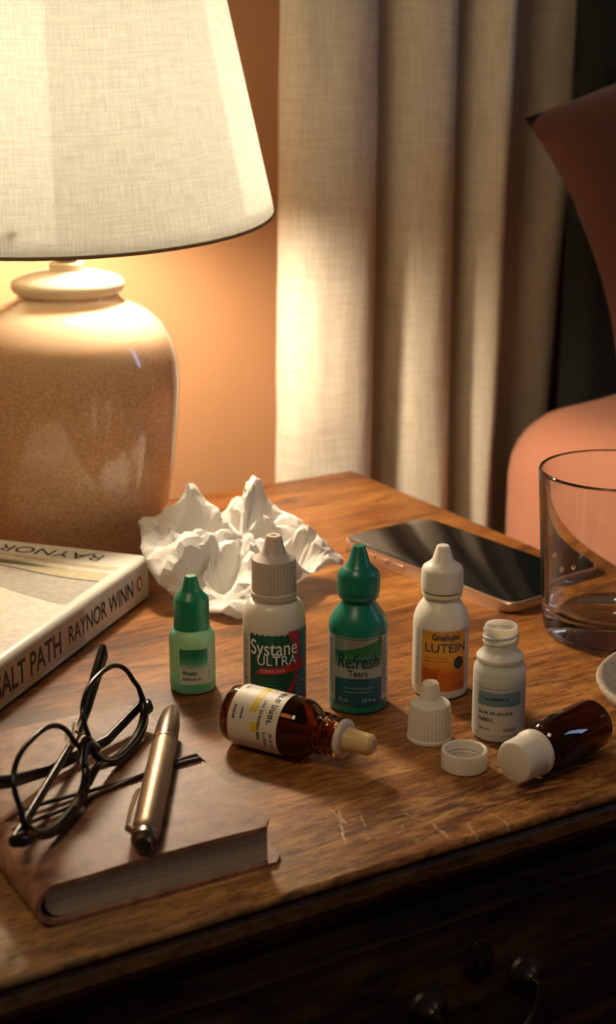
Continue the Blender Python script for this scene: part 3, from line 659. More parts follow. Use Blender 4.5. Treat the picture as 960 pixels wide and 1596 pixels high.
# open milky bottle without cap
def open_bottle():
    t = thing('open_bottle', 'uncapped milky white bottle with threaded neck and blue-striped label', 'bottle', (0.0817, 0.6359, TZ), group='eye drop bottles on the nightstand')
    R = 0.0112
    p = [(0, 0.0006), (R*0.86, 0), (R*0.96, 0.0008), (R, 0.0026), (R, 0.0300), (0.0108, 0.0322), (0.0098, 0.0336), (0.0096, 0.0344), (0.0101, 0.0350), (0.0101, 0.0366), (0.0094, 0.0374), (0.0078, 0.0386), (0.0072, 0.0396),
         (0.0071, 0.0405), (0.0071, 0.0492), (0.0068, 0.0500), (0.0062, 0.0500), (0.0060, 0.0492), (0.0060, 0.0390), (R*0.86, 0.0310), (R*0.88, 0.0025), (0, 0.0016)]
    obj('body', lathe(p, 56), milky, t)
    hx = [(0.0072*math.cos(q), 0.0072*math.sin(q), 0.0415 + 0.0062*q/(5*PI)) for q in [5*PI*i/80 for i in range(81)]]
    obj('screw_thread', tube(hx, 0.00055, 6), milky, t)
    w_ = cyl(R, 0, FACE)
    lab = patch('label', w_, -0.0150, 0.0165, 0.0040, 0.0268, plain('grey_label', (0.62, 0.60, 0.55), 0.45), t, nx=32)
    patch('blue_band', w_, -0.0108, 0.0090, 0.0172, 0.0235, grad('blue_band_print', [(0, (0.13, 0.23, 0.29)), (1, (0.20, 0.31, 0.36))]), lab, 0.00008, 20)
    fine_print('lettering', w_, -0.0075, 0.0040, 0.0194, 0.0218, 1, navy, lab, 21, 0.0003, 0.6)
    fine_print('lettering', w_, -0.0100, 0.0085, 0.0128, 0.0158, 1, ink, lab, 22, 0.0003, 0.5)
    fine_print('lettering', w_, -0.0098, -0.0010, 0.0095, 0.0125, 1, ink, lab, 23, 0.0003, 0.6)
    fine_print('lettering', w_, -0.0098, -0.0040, 0.0056, 0.0082, 1, grey_ink, lab, 24, 0.0003, 0.5); fine_print('lettering', w_, 0.0010, 0.0085, 0.0056, 0.0082, 1, grey_ink, lab, 27, 0.0003, 0.6)
    fine_print('lettering', w_, -0.0100, 0.0085, 0.0243, 0.0260, 1, grey_ink, lab, 25, 0.0003, 0.4)
    fine_print('lettering', w_, 0.0104, 0.0150, 0.006, 0.026, 12, grey_ink, lab, 26, 0.0003)
open_bottle()

# amber bottles lying on their sides
def lying(name, label, a, b, r):
    """thing whose local z runs from a to b (both centre points of the axis) """
    a, b = Vector(a), Vector(b); q = (b - a).normalized()
    t = thing(name, label, 'bottle', a, q.to_track_quat('Z', 'Y').to_euler()); return t, (b - a).length
amber = glass('amber_glass', (0.58, 0.235, 0.040), 0.03, 1.42)
def amber_bottle():
    t, L = lying('dropper_bottle', 'amber glass bottle with white label and rubber dropper, lying by the notebook', (-0.0317, 0.6300, TZ + 0.0129), (0.0285, 0.5944, TZ + 0.0129), 0.0128)
    R = 0.0128; i = 0.0011
    outer = [(0, 0.0010), (R*0.80, 0.0), (R*0.95, 0.0009), (R, 0.0030), (R, 0.0335), (R*0.96, 0.0362), (R*0.84, 0.0388), (0.0088, 0.0405), (0.0078, 0.0416), (0.0080, 0.0424), (0.0090, 0.0430), (0.0090, 0.0446), (0.0080, 0.0452), (0.0079, 0.0466), (0.0087, 0.0472), (0.0087, 0.0484), (0.0079, 0.0490), (0.0078, 0.0502), (0.0084, 0.0507), (0.0084, 0.0518), (0.0076, 0.0524)]
    inner = [(0.0058, 0.0524), (0.0058, 0.0410), (R*0.72, 0.0380), (R - i, 0.0335), (R - i, 0.0032), (R*0.7, 0.0022), (0, 0.0030)]
    obj('glass_body', lathe(outer + inner, 56), amber, t)
    ivory = plastic('ivory_rubber', (0.66, 0.50, 0.26), 0.35, 0.6); clear = plastic('clear_collar', (0.66, 0.63, 0.58), 0.25, 0.7)
    obj('collar', lathe([(0.0050, 0.0526), (0.0078, 0.0526), (0.0082, 0.0532), (0.0080, 0.0548), (0.0066, 0.0554), (0.0050, 0.0554)], 40, None, True), clear, t)
    obj('dropper_tip', lathe([(0.0054, 0.0540), (0.0054, 0.0555), (0.0048, 0.0590), (0.0045, 0.0650)] + arc(0.0020, 0.0655, 0.0025, 0, 90, 6) + [(0, 0.0682)], 40), ivory, t)
    # label: local "up" runs to the neck; find the side facing up and to the viewer
    inv = t.rotation_euler.to_matrix().inverted(); d = inv @ Vector((-0.10, -0.62, 0.78)); phi = math.atan2(d.y, d.x)
    w_ = cyl(R, 0, phi)
    lab = patch('label', w_, -0.0330, 0.0330, 0.0052, 0.0290, plain('aged_label_paper', (0.68, 0.63, 0.54), 0.5), t, nx=60)
    yel = plain('yellow_print', (0.66, 0.50, 0.035), 0.5)
    patch('yellow_stripe', w_, -0.0150, 0.0040, 0.0150, 0.0182, yel, lab, 0.00008, 16); patch('yellow_stripe', w_, 0.0078, 0.0120, 0.0165, 0.0205, yel, lab, 0.00008, 6)
    for k, (x0, x1, y0, y1, rows, m_) in enumerate(((-0.0135, 0.0105, 0.0228, 0.0276, 1, ink), (-0.0020, 0.0160, 0.0190, 0.0216, 1, ink), (-0.0160, -0.0080, 0.0195, 0.0218, 1, grey_ink), (0.0030, 0.0085, 0.0105, 0.0126, 1, ink), (0.0025, 0.0090, 0.0066, 0.0092, 1, ink), (-0.0100, -0.0050, 0.0068, 0.0096, 1, navy), (-0.0200, -0.0130, 0.0060, 0.0280, 7, grey_ink), (0.0110, 0.0200, 0.0220, 0.0280, 2, grey_ink))):
        fine_print('lettering', w_, x0, x1, y0, y1, rows, m_, lab, 30 + k, 0.0002)
amber_bottle()
def amber_capped():
    t, L = lying('capped_bottle', 'small dark amber bottle with white screw cap lying at the far right', (0.1204, 0.6228, TZ + 0.0109), (0.0815, 0.5836, TZ + 0.0109), 0.0108)
    R = 0.0108
    outer = [(0, 0.0008), (R*0.82, 0), (R*0.96, 0.0010), (R, 0.0030), (R, 0.0320), (R*0.95, 0.0345), (R*0.80, 0.0368), (0.0072, 0.0380), (0.0070, 0.0410)]
    inner = [(0.0055, 0.0410), (R*0.7, 0.0355), (R - 0.0011, 0.0320), (R - 0.0011, 0.0032), (0, 0.0028)]
    obj('glass_body', lathe(outer + inner, 56), glass('dark_amber_glass', (0.25, 0.105, 0.028), 0.03, 1.45), t)
    obj('cap', lathe([(0.0074, 0.0398), (0.0094, 0.0400), (0.0097, 0.0406), (0.0097, 0.0424), (0.0092, 0.0430), (0.0090, 0.0434), (0.0089, 0.0530), (0.0083, 0.0543), (0.0076, 0.0547), (0, 0.0547)], 96, (0.00024, 48, 0.0433, 0.0532)), white, t)
amber_capped()

# ------------------------------------------------------------------ glass, dish, phone
def tumbler():
    g = glass('clear_glass', (0.995, 0.998, 0.99), 0.0, 1.42)
    p = [(0, 0.0010), (0.0250, 0.0004), (0.0295, 0.0), (0.0325, 0.0014), (0.0338, 0.0050), (0.0345, 0.0110), (0.0390, 0.0836), (0.0388, 0.0848), (0.0380, 0.0853), (0.0376, 0.0848), (0.0375, 0.0836), (0.0332, 0.0200), (0.0318, 0.0150), (0.0280, 0.0118), (0.0200, 0.0105), (0, 0.0100)]
    o = obj('drinking_glass', lathe(p, 96), g, None, True, 70); o.location = (0.1522, 0.758, TZ)
    water = glass('water', (0.98, 0.99, 0.99), 0.0, 1.33)
    for (a_, z) in ((math.radians(205), 0.046), (math.radians(214), 0.040), (math.radians(226), 0.043)):
        rr = 0.0332 + (z - 0.02)*0.0675 - 0.0003
        bm = bmesh.new(); bmesh.ops.create_icosphere(bm, subdivisions=2, radius=1, matrix=Matrix.Translation((rr*math.cos(a_), rr*math.sin(a_), z)) @ Matrix.Rotation(a_, 4, 'Z') @ Matrix.Diagonal((0.0006, 0.0012, 0.0016, 1)))
        obj('water_droplet', bm, water, o)
    tag(o, 'clear glass tumbler with thick base standing beside the phone', 'glass')
tumbler()
def dish():
    g = G('speckled_stoneware'); oc = g.coord('Object'); f = g.ramp(g.noise(oc, 300, 4, 0.7), [(0.3, (0.33, 0.22, 0.14)), (0.45, (0.60, 0.52, 0.42)), (0.7, (0.66, 0.58, 0.48))])
    g.base(f); g.set(Roughness=0.35)
    p = [(0, 0.0015), (0.030, 0.0010), (0.034, 0.0), (0.037, 0.0012), (0.0445, 0.0060), (0.0495, 0.0120), (0.0510, 0.0150), (0.0502, 0.0164), (0.0485, 0.0162), (0.0465, 0.0138), (0.0420, 0.0090), (0.035, 0.0058), (0, 0.0046)]
    o = obj('ceramic_dish', lathe(p, 72), g.m, None, True, 60); o.location = (0.1785, 0.6555, TZ)
    tag(o, 'small speckled cream stoneware dish cut off by the right edge, below the tumbler', 'dish')
dish()
def phone():
    L, W_, H_ = 0.1440, 0.068, 0.0072; a = math.radians(-53.0)
    ex = Vector((math.cos(a), math.sin(a), 0)); ey = Vector((-math.sin(a), math.cos(a), 0))
    c = Vector((0.0180, 0.8950, 0)) + ex * L/2 + ey * W_/2
    t = thing('smartphone', 'dark smartphone with a rose-gold rim lying face up behind the bottles', 'phone', (c.x, c.y, TZ), (0, 0, a))
    rose = plain('rose_gold', (0.64, 0.46, 0.33), 0.28, 0.85)
    obj('metal_case', prism(rrect(L, W_, 0.0095), 0, H_ - 0.0006, 0.0022, 4), rose, t)
    scr = G('black_screen'); f = scr.noise(scr.coord('Object'), 40, 3); scr.base(scr.mix(f, (0.004, 0.005, 0.005), (0.007, 0.008, 0.008))); scr.set(Roughness=0.06, Specular_IOR_Level=0.6)
    obj('screen', prism(rrect(L - 0.0028, W_ - 0.0028, 0.0085), H_ - 0.0008, H_, 0.0004, 2), scr.m, t)
    for x, l_ in ((-0.030, 0.006), (-0.043, 0.010), (-0.018, 0.010)):
        obj('side_button', box((x, -W_/2 - 0.0001, H_/2), (l_, 0.0012, 0.0022), 0.0004), rose, t)
phone()

# ------------------------------------------------------------------ paperback
def book():
    sp = math.radians(-109.0); ydir = Vector((math.cos(sp), math.sin(sp), 0)); xdir = Vector((ydir.y, -ydir.x, 0))   # x from spine to fore edge, y from foot to head
    Lb, Wb, T = 0.198, 0.128, 0.0242; c0 = Vector((-0.0850, 0.8070, TZ))
    t = thing('paperback_book', 'pale paperback book with landscape cover lying in front of the lamp', 'book', c0, (0, 0, math.atan2(xdir.y, xdir.x)))
    g = G('pale_cover'); g.base(g.mix(g.noise(g.coord('Object'), 40, 3), (0.66, 0.645, 0.56), (0.72, 0.705, 0.62))); g.set(Roughness=0.38)
    # cover: front, rounded spine, back -- profile in x-z swept along y
    th = 0.0006; pr = [(Wb, T)] + [(0.004, T)] + arc(0.0032, T - 0.0032, 0.0032, 90, 180, 4)[1:] + arc(0.0032, 0.0032, 0.0032, 180, 270, 4) + [(Wb, 0)]
    inn = [(Wb, th)] + [(0.004, th)] + [(th + 0.0008, 0.0014), (th, 0.0036), (th, T - 0.0036), (th + 0.0008, T - 0.0014)] + [(0.004, T - th), (Wb, T - th)]
    prof = pr + inn; bm = bmesh.new(); A = []; ny = 10
    for k in range(ny + 1): A.append([bm.verts.new((x, Lb * k / ny, z)) for x, z in prof])
    n = len(prof)
    for k in range(ny):
        for i in range(n): bm.faces.new((A[k][i], A[k][(i+1) % n], A[k+1][(i+1) % n], A[k+1][i]))
    bm.faces.new(A[0]); bm.faces.new(A[-1]); cv = obj('cover', bm, g.m, t, True, 35)
    pg = G('page_edges'); o_ = pg.coord('Object', (1, 1, 900)); pg.base(pg.ramp(pg.noise(o_, 1.0, 2), [(0.3, (0.52, 0.46, 0.34)), (0.6, (0.70, 0.63, 0.49))])); pg.set(Roughness=0.8)
    obj('page_block', box((Wb/2, Lb/2, T/2), (Wb - 0.0030, Lb - 0.0012, T - 0.0016)), pg.m, t, False)
    top = lambda x, y, lift=0: (x, y, T + 0.00008 + lift)
    # landscape illustration: plain painted bands (sea, sand, cliff)
    def band(name, lo, hi, col, lift, x0=0.006, x1=0.124):
        patch(name, top, x0, x1, 0, 0, plain(name + '_print', col, 0.45, var=0.32, scale=260), cv, lift, 40, 2, top=hi, bot=lo)
    sn = math.sin
    band('sand_band', lambda x: 0.0215 + 0.002*sn(x*60), lambda x: 0.046 + 0.006*sn(x*38 + 1), (0.50, 0.43, 0.27), 0.0)
    band('sky_band', lambda x: 0.0260 + 0.0030*sn(x*55 + 0.3), lambda x: 0.0300 + 0.0032*sn(x*55 + 0.5), (0.62, 0.60, 0.52), 0.00003)
    band('dark_band', lambda x: 0.0330 + 0.0035*sn(x*60 + 0.5), lambda x: 0.0335 + max(0, 0.0060*sn((x - 0.040)*48)) + 0.0035*sn(x*60 + 0.5), (0.075, 0.095, 0.095), 0.00006, 0.036, 0.110)
    band('cliff_band', lambda x: 0.0400 + 0.006*sn(x*38 + 1), lambda x: 0.085 - 0.006*sn(x*40 + 2), (0.40, 0.38, 0.32), 0.00003)
    band('shore_line', lambda x: 0.0395 + 0.006*sn(x*38 + 1), lambda x: 0.0413 + 0.006*sn(x*38 + 1), (0.075, 0.085, 0.085), 0.00008)
    band('snow_band', lambda x: 0.064 + 0.020*abs(sn((x - 0.06)*22)), lambda x: 0.150, (0.72, 0.68, 0.58), 0.00005)
    band('ridge_line', lambda x: 0.0632 + 0.020*abs(sn((x - 0.06)*22)), lambda x: 0.0642 + 0.020*abs(sn((x - 0.06)*22)), (0.30, 0.29, 0.26), 0.00009)
    kn = plain('black_ink', (0.018, 0.020, 0.022), 0.5)
    letters('lettering', 'RAYNOR WINN', 0.0140, 0.0200, 0.0070, top, kn, cv, align='LEFT', sx=1.08, lift=0.0001)
    spine = lambda x, y, lift=0: (-0.00008 - lift, Lb - x, y)          # x from the head of the spine, y up
    brown = plain('spine_print', (0.50, 0.39, 0.28), 0.42, var=0.06)
    patch('spine_band', spine, 0.0, Lb*0.62, 0.0036, T - 0.0034, brown, cv, 0.00003, 12, 2)
    letters('lettering', 'THE SALT PATH', 0.0158, 0.0990, 0.0068, spine, kn, cv, align='RIGHT', sx=0.80, bold=0.022, lift=0.0001)
    letters('lettering', 'RAYNOR WINN', 0.0128, 0.1055, 0.0080, spine, kn, cv, align='LEFT', sx=0.80, bold=0.010, lift=0.0001)
    red = plain('red_emblem_ink', (0.52, 0.06, 0.03), 0.5)
    bm = bmesh.new(); vs = [bm.verts.new(spine(0.1865 + 0.0030*math.cos(q), 0.0125 + 0.0040*math.sin(q), 0.0001)) for q in [2*PI*i/24 for i in range(24)]]; bm.faces.new(vs); em = obj('spine_emblem', bm, red, cv, False)
    bm = bmesh.new(); vs = [bm.verts.new(spine(0.1865 + 0.0016*math.cos(q), 0.0125 + 0.0027*math.sin(q), 0.0002)) for q in [2*PI*i/18 for i in range(18)]]; bm.faces.new(vs); obj('spine_emblem', bm, white_ink, cv, False)
book()

# ------------------------------------------------------------------ notebook with cord, pen
NBZ = 0.0170
def notebook():
    Wn, Ln, T = 0.090, 0.124, NBZ
    t = thing('leather_notebook', 'brown leather notebook wrapped with a thin cord, under the eyeglasses and pen', 'notebook', (-0.0120, 0.5215, TZ), (0, 0, math.radians(29.6)))
    g = G('worn_leather'); oc = g.coord('Object'); f = g.noise(oc, 75, 6, 0.68, 0.6); k = g.noise(oc, 500, 3, 0.6)
    c = g.ramp(f, [(0.36, (0.15, 0.063, 0.036)), (0.5, (0.26, 0.128, 0.080)), (0.62, (0.36, 0.205, 0.138))])
    pit = g.ramp(g.noise(g.coord('Object', (60, 150, 60)), 1.0, 5, 0.7, 1.5), [(0.60, (0, 0, 0)), (0.70, (1, 1, 1))]); c = g.mix(g.math('MULTIPLY', pit, 0.35), c, (0.07, 0.028, 0.014))
    g.base(c); g.set(Roughness=0.50, Specular_IOR_Level=0.35); g.bump(g.math('ADD', g.math('MULTIPLY', f, 0.8), g.math('MULTIPLY', k, 0.4)), 0.25, 0.0008)
    # local frame: origin front-right corner of the top cover; x to the left is negative, y to the far side
    th = 0.0019
    r = (T - 0.0005) / 2
    def sec(y, ext):                                         # cover section in x-z
        o_ = [(0.0, T)] + [(-Wn*0.3, T + 0.0004), (-Wn*0.6, T + 0.0003), (-Wn + 0.018, T - 0.0004)] + [(-Wn + 0.009 - (0.0105)*math.sin(q), T/2 + (T/2 - 0.0004)*math.cos(q)) for q in [PI*k_/10 for k_ in range(1, 10)]] + [(-Wn + 0.014, 0), (ext, 0.0)]
        i_ = [(ext, th*0.9), (-Wn + 0.014, th)] + [(-Wn + 0.009 - 0.0086*math.sin(q), T/2 - (T/2 - th - 0.0002)*math.cos(q)) for q in [PI*k_/10 for k_ in range(1, 10)]] + [(-Wn + 0.018, T - th - 0.0004), (-Wn*0.6, T - th + 0.0003), (-Wn*0.3, T - th + 0.0004), (0.0, T - th)]
        return o_ + i_
    bm = bmesh.new(); A = []; ny = 24; rc = 0.004
    for k_ in range(ny + 1):
        q = k_ / ny; y = -0.0006 + (Ln + 0.0006) * q; d = min(y + 0.0006, Ln - y); cut = rc - math.sqrt(max(0, rc*rc - (rc - d)**2)) if d < rc else 0
        wob = 0.0005 * noise.noise(Vector((y*60, 3, 0)))
        s = sec(y, 0.0045 - cut); out = []
        for m_, (x, z) in enumerate(s):
            if x > -0.002 and z > T/2: x -= cut
            out.append(bm.verts.new((x + (wob if x > -0.01 else 0), y, z)))
        A.append(out)
    n = len(A[0])
    for k_ in range(ny):
        for i in range(n): bm.faces.new((A[k_][i], A[k_][(i+1) % n], A[k_+1][(i+1) % n], A[k_+1][i]))
    bm.faces.new(A[0]); bm.faces.new(A[-1]); obj('leather_cover', bm, g.m, t, True, 45)
    pg = G('notebook_page_edges'); o2 = pg.coord('Object', (6, 6, 1400)); pg.base(pg.ramp(pg.noise(o2, 1.0, 3), [(0.3, (0.30, 0.25, 0.18)), (0.6, (0.52, 0.46, 0.36))])); pg.set(Roughness=0.85)
    poly = [(-0.0022, T - th - 0.0001), (-Wn*0.5, T - th + 0.0002), (-Wn + 0.018, T - th - 0.0005)] + [(-Wn + 0.010 - 0.0072*math.sin(q), T/2 + (T/2 - th - 0.0004)*math.cos(q)) for q in [PI*k_/8 for k_ in range(1, 8)]] + [(-Wn + 0.014, th), (-0.0022, th)]
    bm = prism(poly, 0.0016, Ln - 0.0016); bmesh.ops.rotate(bm, verts=bm.verts, matrix=Matrix.Rotation(PI/2, 3, 'X')); 
    bmesh.ops.translate(bm, verts=bm.verts, vec=(0, Ln, 0)); obj('page_block', bm, pg.m, t, False)
    cord = plain('dark_cord', (0.05, 0.020, 0.012), 0.6)
    for (ya, yb, off) in ((0.0600, 0.0440, 0), (0.0630, 0.0500, 0.0003)):
        pts = [(0.0006, ya, T*0.55), (0.0008, ya, T - 0.001), (-0.001, ya, T + 0.0009 + off)]
        for k_ in range(1, 13):
            q = k_ / 12; pts.append((-0.001 - q*(Wn - 0.014), ya + (yb - ya)*q + 0.002*math.sin(q*5 + off*9000), T + 0.0012 + off))
        pts += [(-Wn + 0.004, yb, T*0.86), (-Wn - 0.002, yb, T*0.5), (-Wn + 0.003, yb, T*0.15)]
        obj('tie_cord', tube(pts, 0.00085, 8), cord, t)
notebook()

def pen():
    a = Vector((-0.0568, 0.4955, TZ + NBZ + 0.0056)); b = Vector((-0.0560, 0.6125, TZ + NBZ + 0.0056 + 0.0004)); d = (b - a); L = d.length
    t = thing('ballpoint_pen', 'bronze metal ballpoint pen lying diagonally on the leather notebook', 'pen', a, d.to_track_quat('Z', 'Y').to_euler())
    br = plain('bronze_metal', (0.33, 0.245, 0.16), 0.42, 0.8, var=0.12, scale=200); dk = plain('gunmetal', (0.22, 0.19, 0.15), 0.28, 0.95); st = plain('steel', (0.55, 0.50, 0.42), 0.22, 1.0)
    obj('barrel', lathe([(0, 0.0050), (0.0040, 0.0050), (0.0047, 0.0058), (0.0050, 0.0100), (0.0051, 0.045), (0.0049, 0.078), (0.0047, 0.0800), (0, 0.0800)], 40), br, t)
    obj('ring', lathe([(0.0044, 0.0798), (0.0050, 0.0800), (0.0050, 0.0816), (0.0044, 0.0818)], 40, None, True), st, t)
    obj('tip_section', lathe([(0, 0.0815), (0.0048, 0.0815), (0.0049, 0.088), (0.0046, 0.098), (0.0036, 0.1080), (0.0018, 0.1140), (0.0012, 0.1150), (0.0009, L - 0.0004), (0, L)], 40), dk, t)
    obj('clicker', lathe([(0.0040, 0.0052), (0.0044, 0.0048), (0.0044, 0.0022), (0.0036, 0.0018), (0.0034, 0.0002), (0.0028, -0.0008), (0, -0.0012)], 32), dk, t)
    inv = t.rotation_euler.to_matrix().inverted(); s = inv @ Vector((-0.90, 0, 0.35)); s.z = 0; s.normalize(); side = Vector((-s.y, s.x, 0))
    bm = bmesh.new()
    for (z, h, wd) in (): pass
    pts = [s * 0.0042 + Vector((0, 0, 0.0065)), s * 0.0066 + Vector((0, 0, 0.0075)), s * 0.0068 + Vector((0, 0, 0.020)), s * 0.0062 + Vector((0, 0, 0.034)), s * 0.0058 + Vector((0, 0, 0.0365))]
    obj('clip', tube(pts, [0.0008, 0.0008, 0.0008, 0.0008, 0.0006], 8, flat=1.9, up=s), br, t)
pen()

# ------------------------------------------------------------------ eyeglasses, upside down with folded arms
def eyeglasses():
    ang, lean = math.radians(74.6), math.radians(21.0)
    e1 = Vector((math.cos(ang), math.sin(ang), 0)); bk = Vector((-math.sin(ang), math.cos(ang), 0)); e2 = Vector((0, 0, 1)) * math.cos(lean) + bk * math.sin(lean); nn = e1.cross(e2)
    O = Vector((-0.0840, 0.5501, TZ + 0.0350))
    t = thing('eyeglasses', 'dark tortoiseshell eyeglasses resting upside down on the leather notebook', 'eyeglasses', (O.x, O.y, TZ + NBZ))
    base = Vector((O.x, O.y, TZ + NBZ))
    def W(x, y, n=0.0): return O + e1*x + e2*y + nn*n - base
    g = G('tortoiseshell'); oc = g.coord('Object'); f = g.noise(oc, 150, 3, 0.5, 1.0); g.base(g.ramp(f, [(0.50, (0.006, 0.005, 0.004)), (0.66, (0.020, 0.010, 0.005)), (0.76, (0.12, 0.05, 0.014))])); g.set(Roughness=0.24, Specular_IOR_Level=0.35)
    lens = glass('lens', (0.985, 0.99, 0.985), 0.0, 1.06)
    sep, hw, hh = 0.0600, 0.0258, 0.0160
    def outline(sx, cw, ch, n=40):
        pts = []
        for k in range(n):
            a = 2*PI*k/n; e = 2/2.6; c_, s_ = math.cos(a), math.sin(a)
            x = math.copysign(abs(c_)**e, c_)*cw; y = math.copysign(abs(s_)**e, s_)*ch
            pts.append((sx + x*(1 + (-0.05 if y > 0 else 0.02)), y))
        return pts
    for s in (-1, 1):
        pts = [W(x, y) for x, y in outline(s*sep/2, hw, hh)]
        fr = obj('frame_rim', tube(pts, [0.00105 + 0.0013*max(0, -math.sin(2*PI*k/40)) for k in range(40)], 10, closed=True, up=nn, flat=1.0), g.m, t)
        bm = bmesh.new(); ol = outline(s*sep/2, hw - 0.0004, hh - 0.0004)
        f1 = [bm.verts.new(W(x, y, 0.0003)) for x, y in ol]; f2 = [bm.verts.new(W(x, y, -0.0003)) for x, y in ol]
        bm.faces.new(f1); bm.faces.new(list(reversed(f2)))
        for i in range(40): bm.faces.new((f1[i], f2[i], f2[(i+1) % 40], f1[(i+1) % 40]))
        obj('lens', bm, lens, t, False)
        # end piece at the brow corner
        x0 = s*(sep/2 + hw)
        obj('end_piece', tube([W(x0 - s*0.003, -hh*0.66), W(x0 + s*0.001, -hh*0.62, 0.0), W(x0 + s*0.0035, -hh*0.58, -0.0010), W(x0 + s*0.0040, -hh*0.56, -0.0045)], [0.0016, 0.0026, 0.0027, 0.0022], 10), g.m, t)
    gap = sep/2 - hw
    obj('bridge', tube([W(-gap - 0.003, -hh*0.35), W(-gap*0.5, -hh*0.02, 0.001), W(0, 0.0006, 0.0014), W(gap*0.5, -hh*0.02, 0.001), W(gap + 0.003, -hh*0.35)], [0.0020, 0.0021, 0.0021, 0.0021, 0.0020], 10), g.m, t)
    obj('bridge', tube([W(-gap - 0.004, -hh*0.80), W(-gap*0.4, -hh*0.66, 0.001), W(gap*0.4, -hh*0.66, 0.001), W(gap + 0.004, -hh*0.80)], [0.0018, 0.0017, 0.0017, 0.0018], 10), g.m, t)
    for s in (-1, 1):
        pd = W(s*(gap - 0.0012), hh*0.30, -0.0032)
        bm = bmesh.new(); bmesh.ops.create_icosphere(bm, subdivisions=2, radius=1, matrix=Matrix.Translation(pd) @ Matrix.Diagonal((0.0014, 0.0022, 0.0036, 1))); obj('nose_pad', bm, lens, t)
        obj('pad_arm', tube([W(s*(gap + 0.0015), hh*0.12, -0.0008), W(s*gap, hh*0.15, -0.0025), pd], 0.0005, 6), M['brass'], t)
    # folded arms; the ear hooks rise at their ends
    def arm(h, pts, rad):
        P3 = [Vector(p) - base for p in pts]; obj('temple_arm', tube(P3, rad, 12, up=(0, 0, 1), flat=0.75), g.m, t)
    zt = TZ + NBZ
    hA = W(-(sep/2 + hw) - 0.0040, -hh*0.56, -0.0045) + base
    tip = Vector((-0.0855, 0.6240, TZ + 0.0450))
    k1 = hA.lerp(Vector((-0.0905, 0.580, zt + 0.0085)), 0.5)
    arm(hA, [hA, k1, Vector((-0.0905, 0.580, zt + 0.0085)), Vector((-0.0888, 0.594, zt + 0.0125)), Vector((-0.0870, 0.609, TZ + 0.0370)), tip + Vector((0, -0.003, -0.003)), tip], [0.0022, 0.0020, 0.0021, 0.0024, 0.0031, 0.0034, 0.0020])
    hB = W((sep/2 + hw) + 0.0040, -hh*0.56, -0.0045) + base
    arm(hB, [hB, Vector((-0.0800, 0.5840, zt + 0.0035)), Vector((-0.0990, 0.5560, zt + 0.0040)), Vector((-0.1090, 0.5400, zt + 0.0075)), Vector((-0.1180, 0.5240, zt + 0.0140)), Vector((-0.1230, 0.5150, zt + 0.0185))], [0.0022, 0.0022, 0.0023, 0.0026, 0.0030, 0.0022])
eyeglasses()

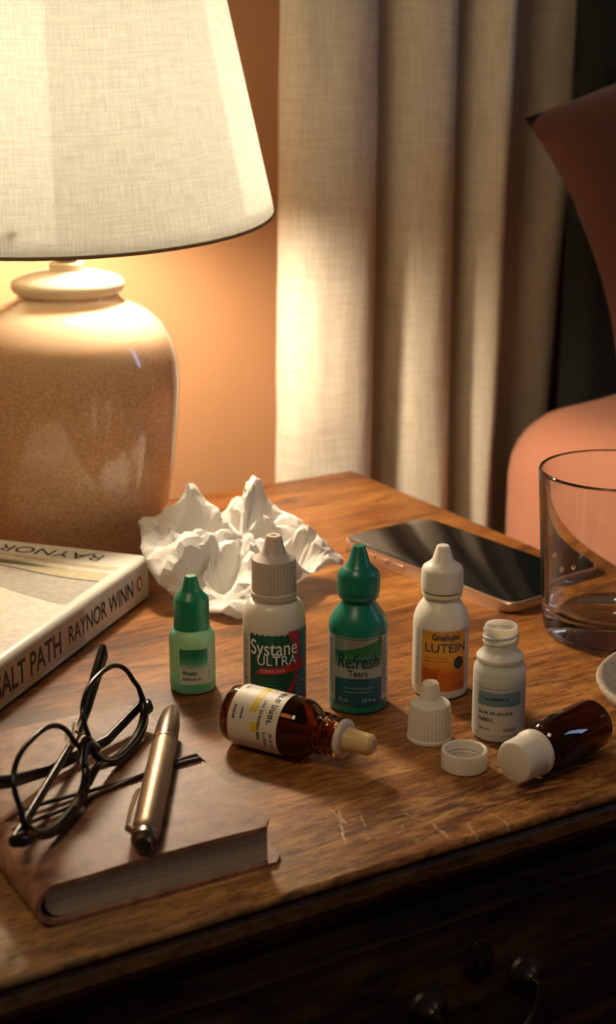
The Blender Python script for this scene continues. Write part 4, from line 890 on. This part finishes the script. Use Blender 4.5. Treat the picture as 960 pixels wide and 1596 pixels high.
# ------------------------------------------------------------------ crumpled tissue
def tissue():
    rnd = random.Random(5); c = Vector((-0.0360, 0.8350, TZ))
    # rim control points: (angle deg, radius, height)
    ctl = [(-180, 0.055, 0.030), (-160, 0.060, 0.028), (-140, 0.058, 0.020), (-118, 0.060, 0.006), (-98, 0.063, 0.003), (-80, 0.064, 0.004), (-62, 0.055, 0.010), (-40, 0.040, 0.016), (-20, 0.048, 0.012), (-6, 0.060, 0.013),
           (8, 0.040, 0.022), (28, 0.032, 0.028), (48, 0.031, 0.037), (68, 0.028, 0.041), (95, 0.026, 0.040), (115, 0.025, 0.031), (130, 0.030, 0.028), (150, 0.044, 0.030), (163, 0.054, 0.034), (174, 0.056, 0.033)]
    na, nr = 96, 24
    def rim(a):
        a = (a + 180) % 360 - 180; L = ctl + [(ctl[0][0] + 360, ctl[0][1], ctl[0][2])]
        for (a0, r0, h0), (a1, r1, h1) in zip(L, L[1:]):
            if a0 <= a <= a1:
                t = (a - a0) / (a1 - a0); return r0 + (r1 - r0)*t, h0 + (h1 - h0)*t
        return L[0][1:]
    folds = [(math.cos(a_), math.sin(a_), rnd.uniform(-1, 1), fr, rnd.uniform(0, 9), am) for a_, fr, am in [(rnd.uniform(0, 6.28), rnd.uniform(45, 75), 0.0062) for _ in range(4)] + [(rnd.uniform(0, 6.28), rnd.uniform(100, 190), 0.0030) for _ in range(6)]]
    bm = bmesh.new(); ctr = bm.verts.new((0, 0, 0.02)); rings = []
    P0 = []
    for j in range(1, nr + 1):
        q = j / nr; ring = []
        for i in range(na):
            a = -180 + 360*i/na; r, h = rim(a); ar = math.radians(a)
            z = 0.026*(1 - q)**0.7 + h*q**1.2 + 0.010*math.sin(q*PI)*math.sin(ar*5 + 1.0) + 0.007*math.sin(q*PI)*math.sin(ar*9 + q*4)
            rr = r*q*(1 + 0.06*math.sin(ar*7 + q*6))
            p = Vector((rr*math.cos(ar), rr*math.sin(ar), z)) + Vector((rnd.uniform(-1, 1), rnd.uniform(-1, 1), rnd.uniform(-1, 1)))*0.0005
            amp = min(1, q*2.5) * (1 - 0.7*q*q); nz = noise.noise_vector(p*26); w1 = p + nz*0.006; dz = 0; dr = 0
            for (dx, dy, dw, fr, ph, am) in folds:
                t_ = (w1.x*dx + w1.y*dy + w1.z*dw) * fr + ph; t_ = abs((t_ % 2.0) - 1.0)
                dz += (t_ - 0.5) * am; dr += (0.5 - t_) * am * math.sin(ph*7)
            p = p + (Vector((math.cos(ar), math.sin(ar), 0)) * dr * 0.9 + Vector((0, 0, dz))) * amp
            p.z = max(p.z, 0.0012); ring.append(bm.verts.new(p))
        rings.append(ring)
    for i in range(na): bm.faces.new((ctr, rings[0][i], rings[0][(i+1) % na]))
    for j in range(nr - 1):
        for i in range(na): bm.faces.new((rings[j][i], rings[j+1][i], rings[j+1][(i+1) % na], rings[j][(i+1) % na]))
    bmesh.ops.triangulate(bm, faces=bm.faces)
    o = obj('crumpled_tissue', bm, M['tissue'], None, True, 14); o.location = c
    md = o.modifiers.new('thickness', 'SOLIDIFY'); md.thickness = 0.0005; md.offset = 0
    g = G('thin_tissue'); f = g.noise(g.coord('Object'), 300, 3); g.base(g.mix(f, (0.88, 0.86, 0.82), (0.92, 0.90, 0.87))); g.set(Roughness=0.95, Specular_IOR_Level=0.1)
    tr = g.n('ShaderNodeBsdfTranslucent'); tr.inputs[0].default_value = (0.86, 0.83, 0.77, 1); mx = g.n('ShaderNodeMixShader'); mx.inputs[0].default_value = 0.35
    g.l(g.b.outputs[0], mx.inputs[1]); g.l(tr.outputs[0], mx.inputs[2]); g.l(mx.outputs[0], g.out.inputs[0]); o.data.materials[0] = g.m
    tag(o, 'crumpled white paper tissue between the lamp and the bottles', 'tissue')
tissue()
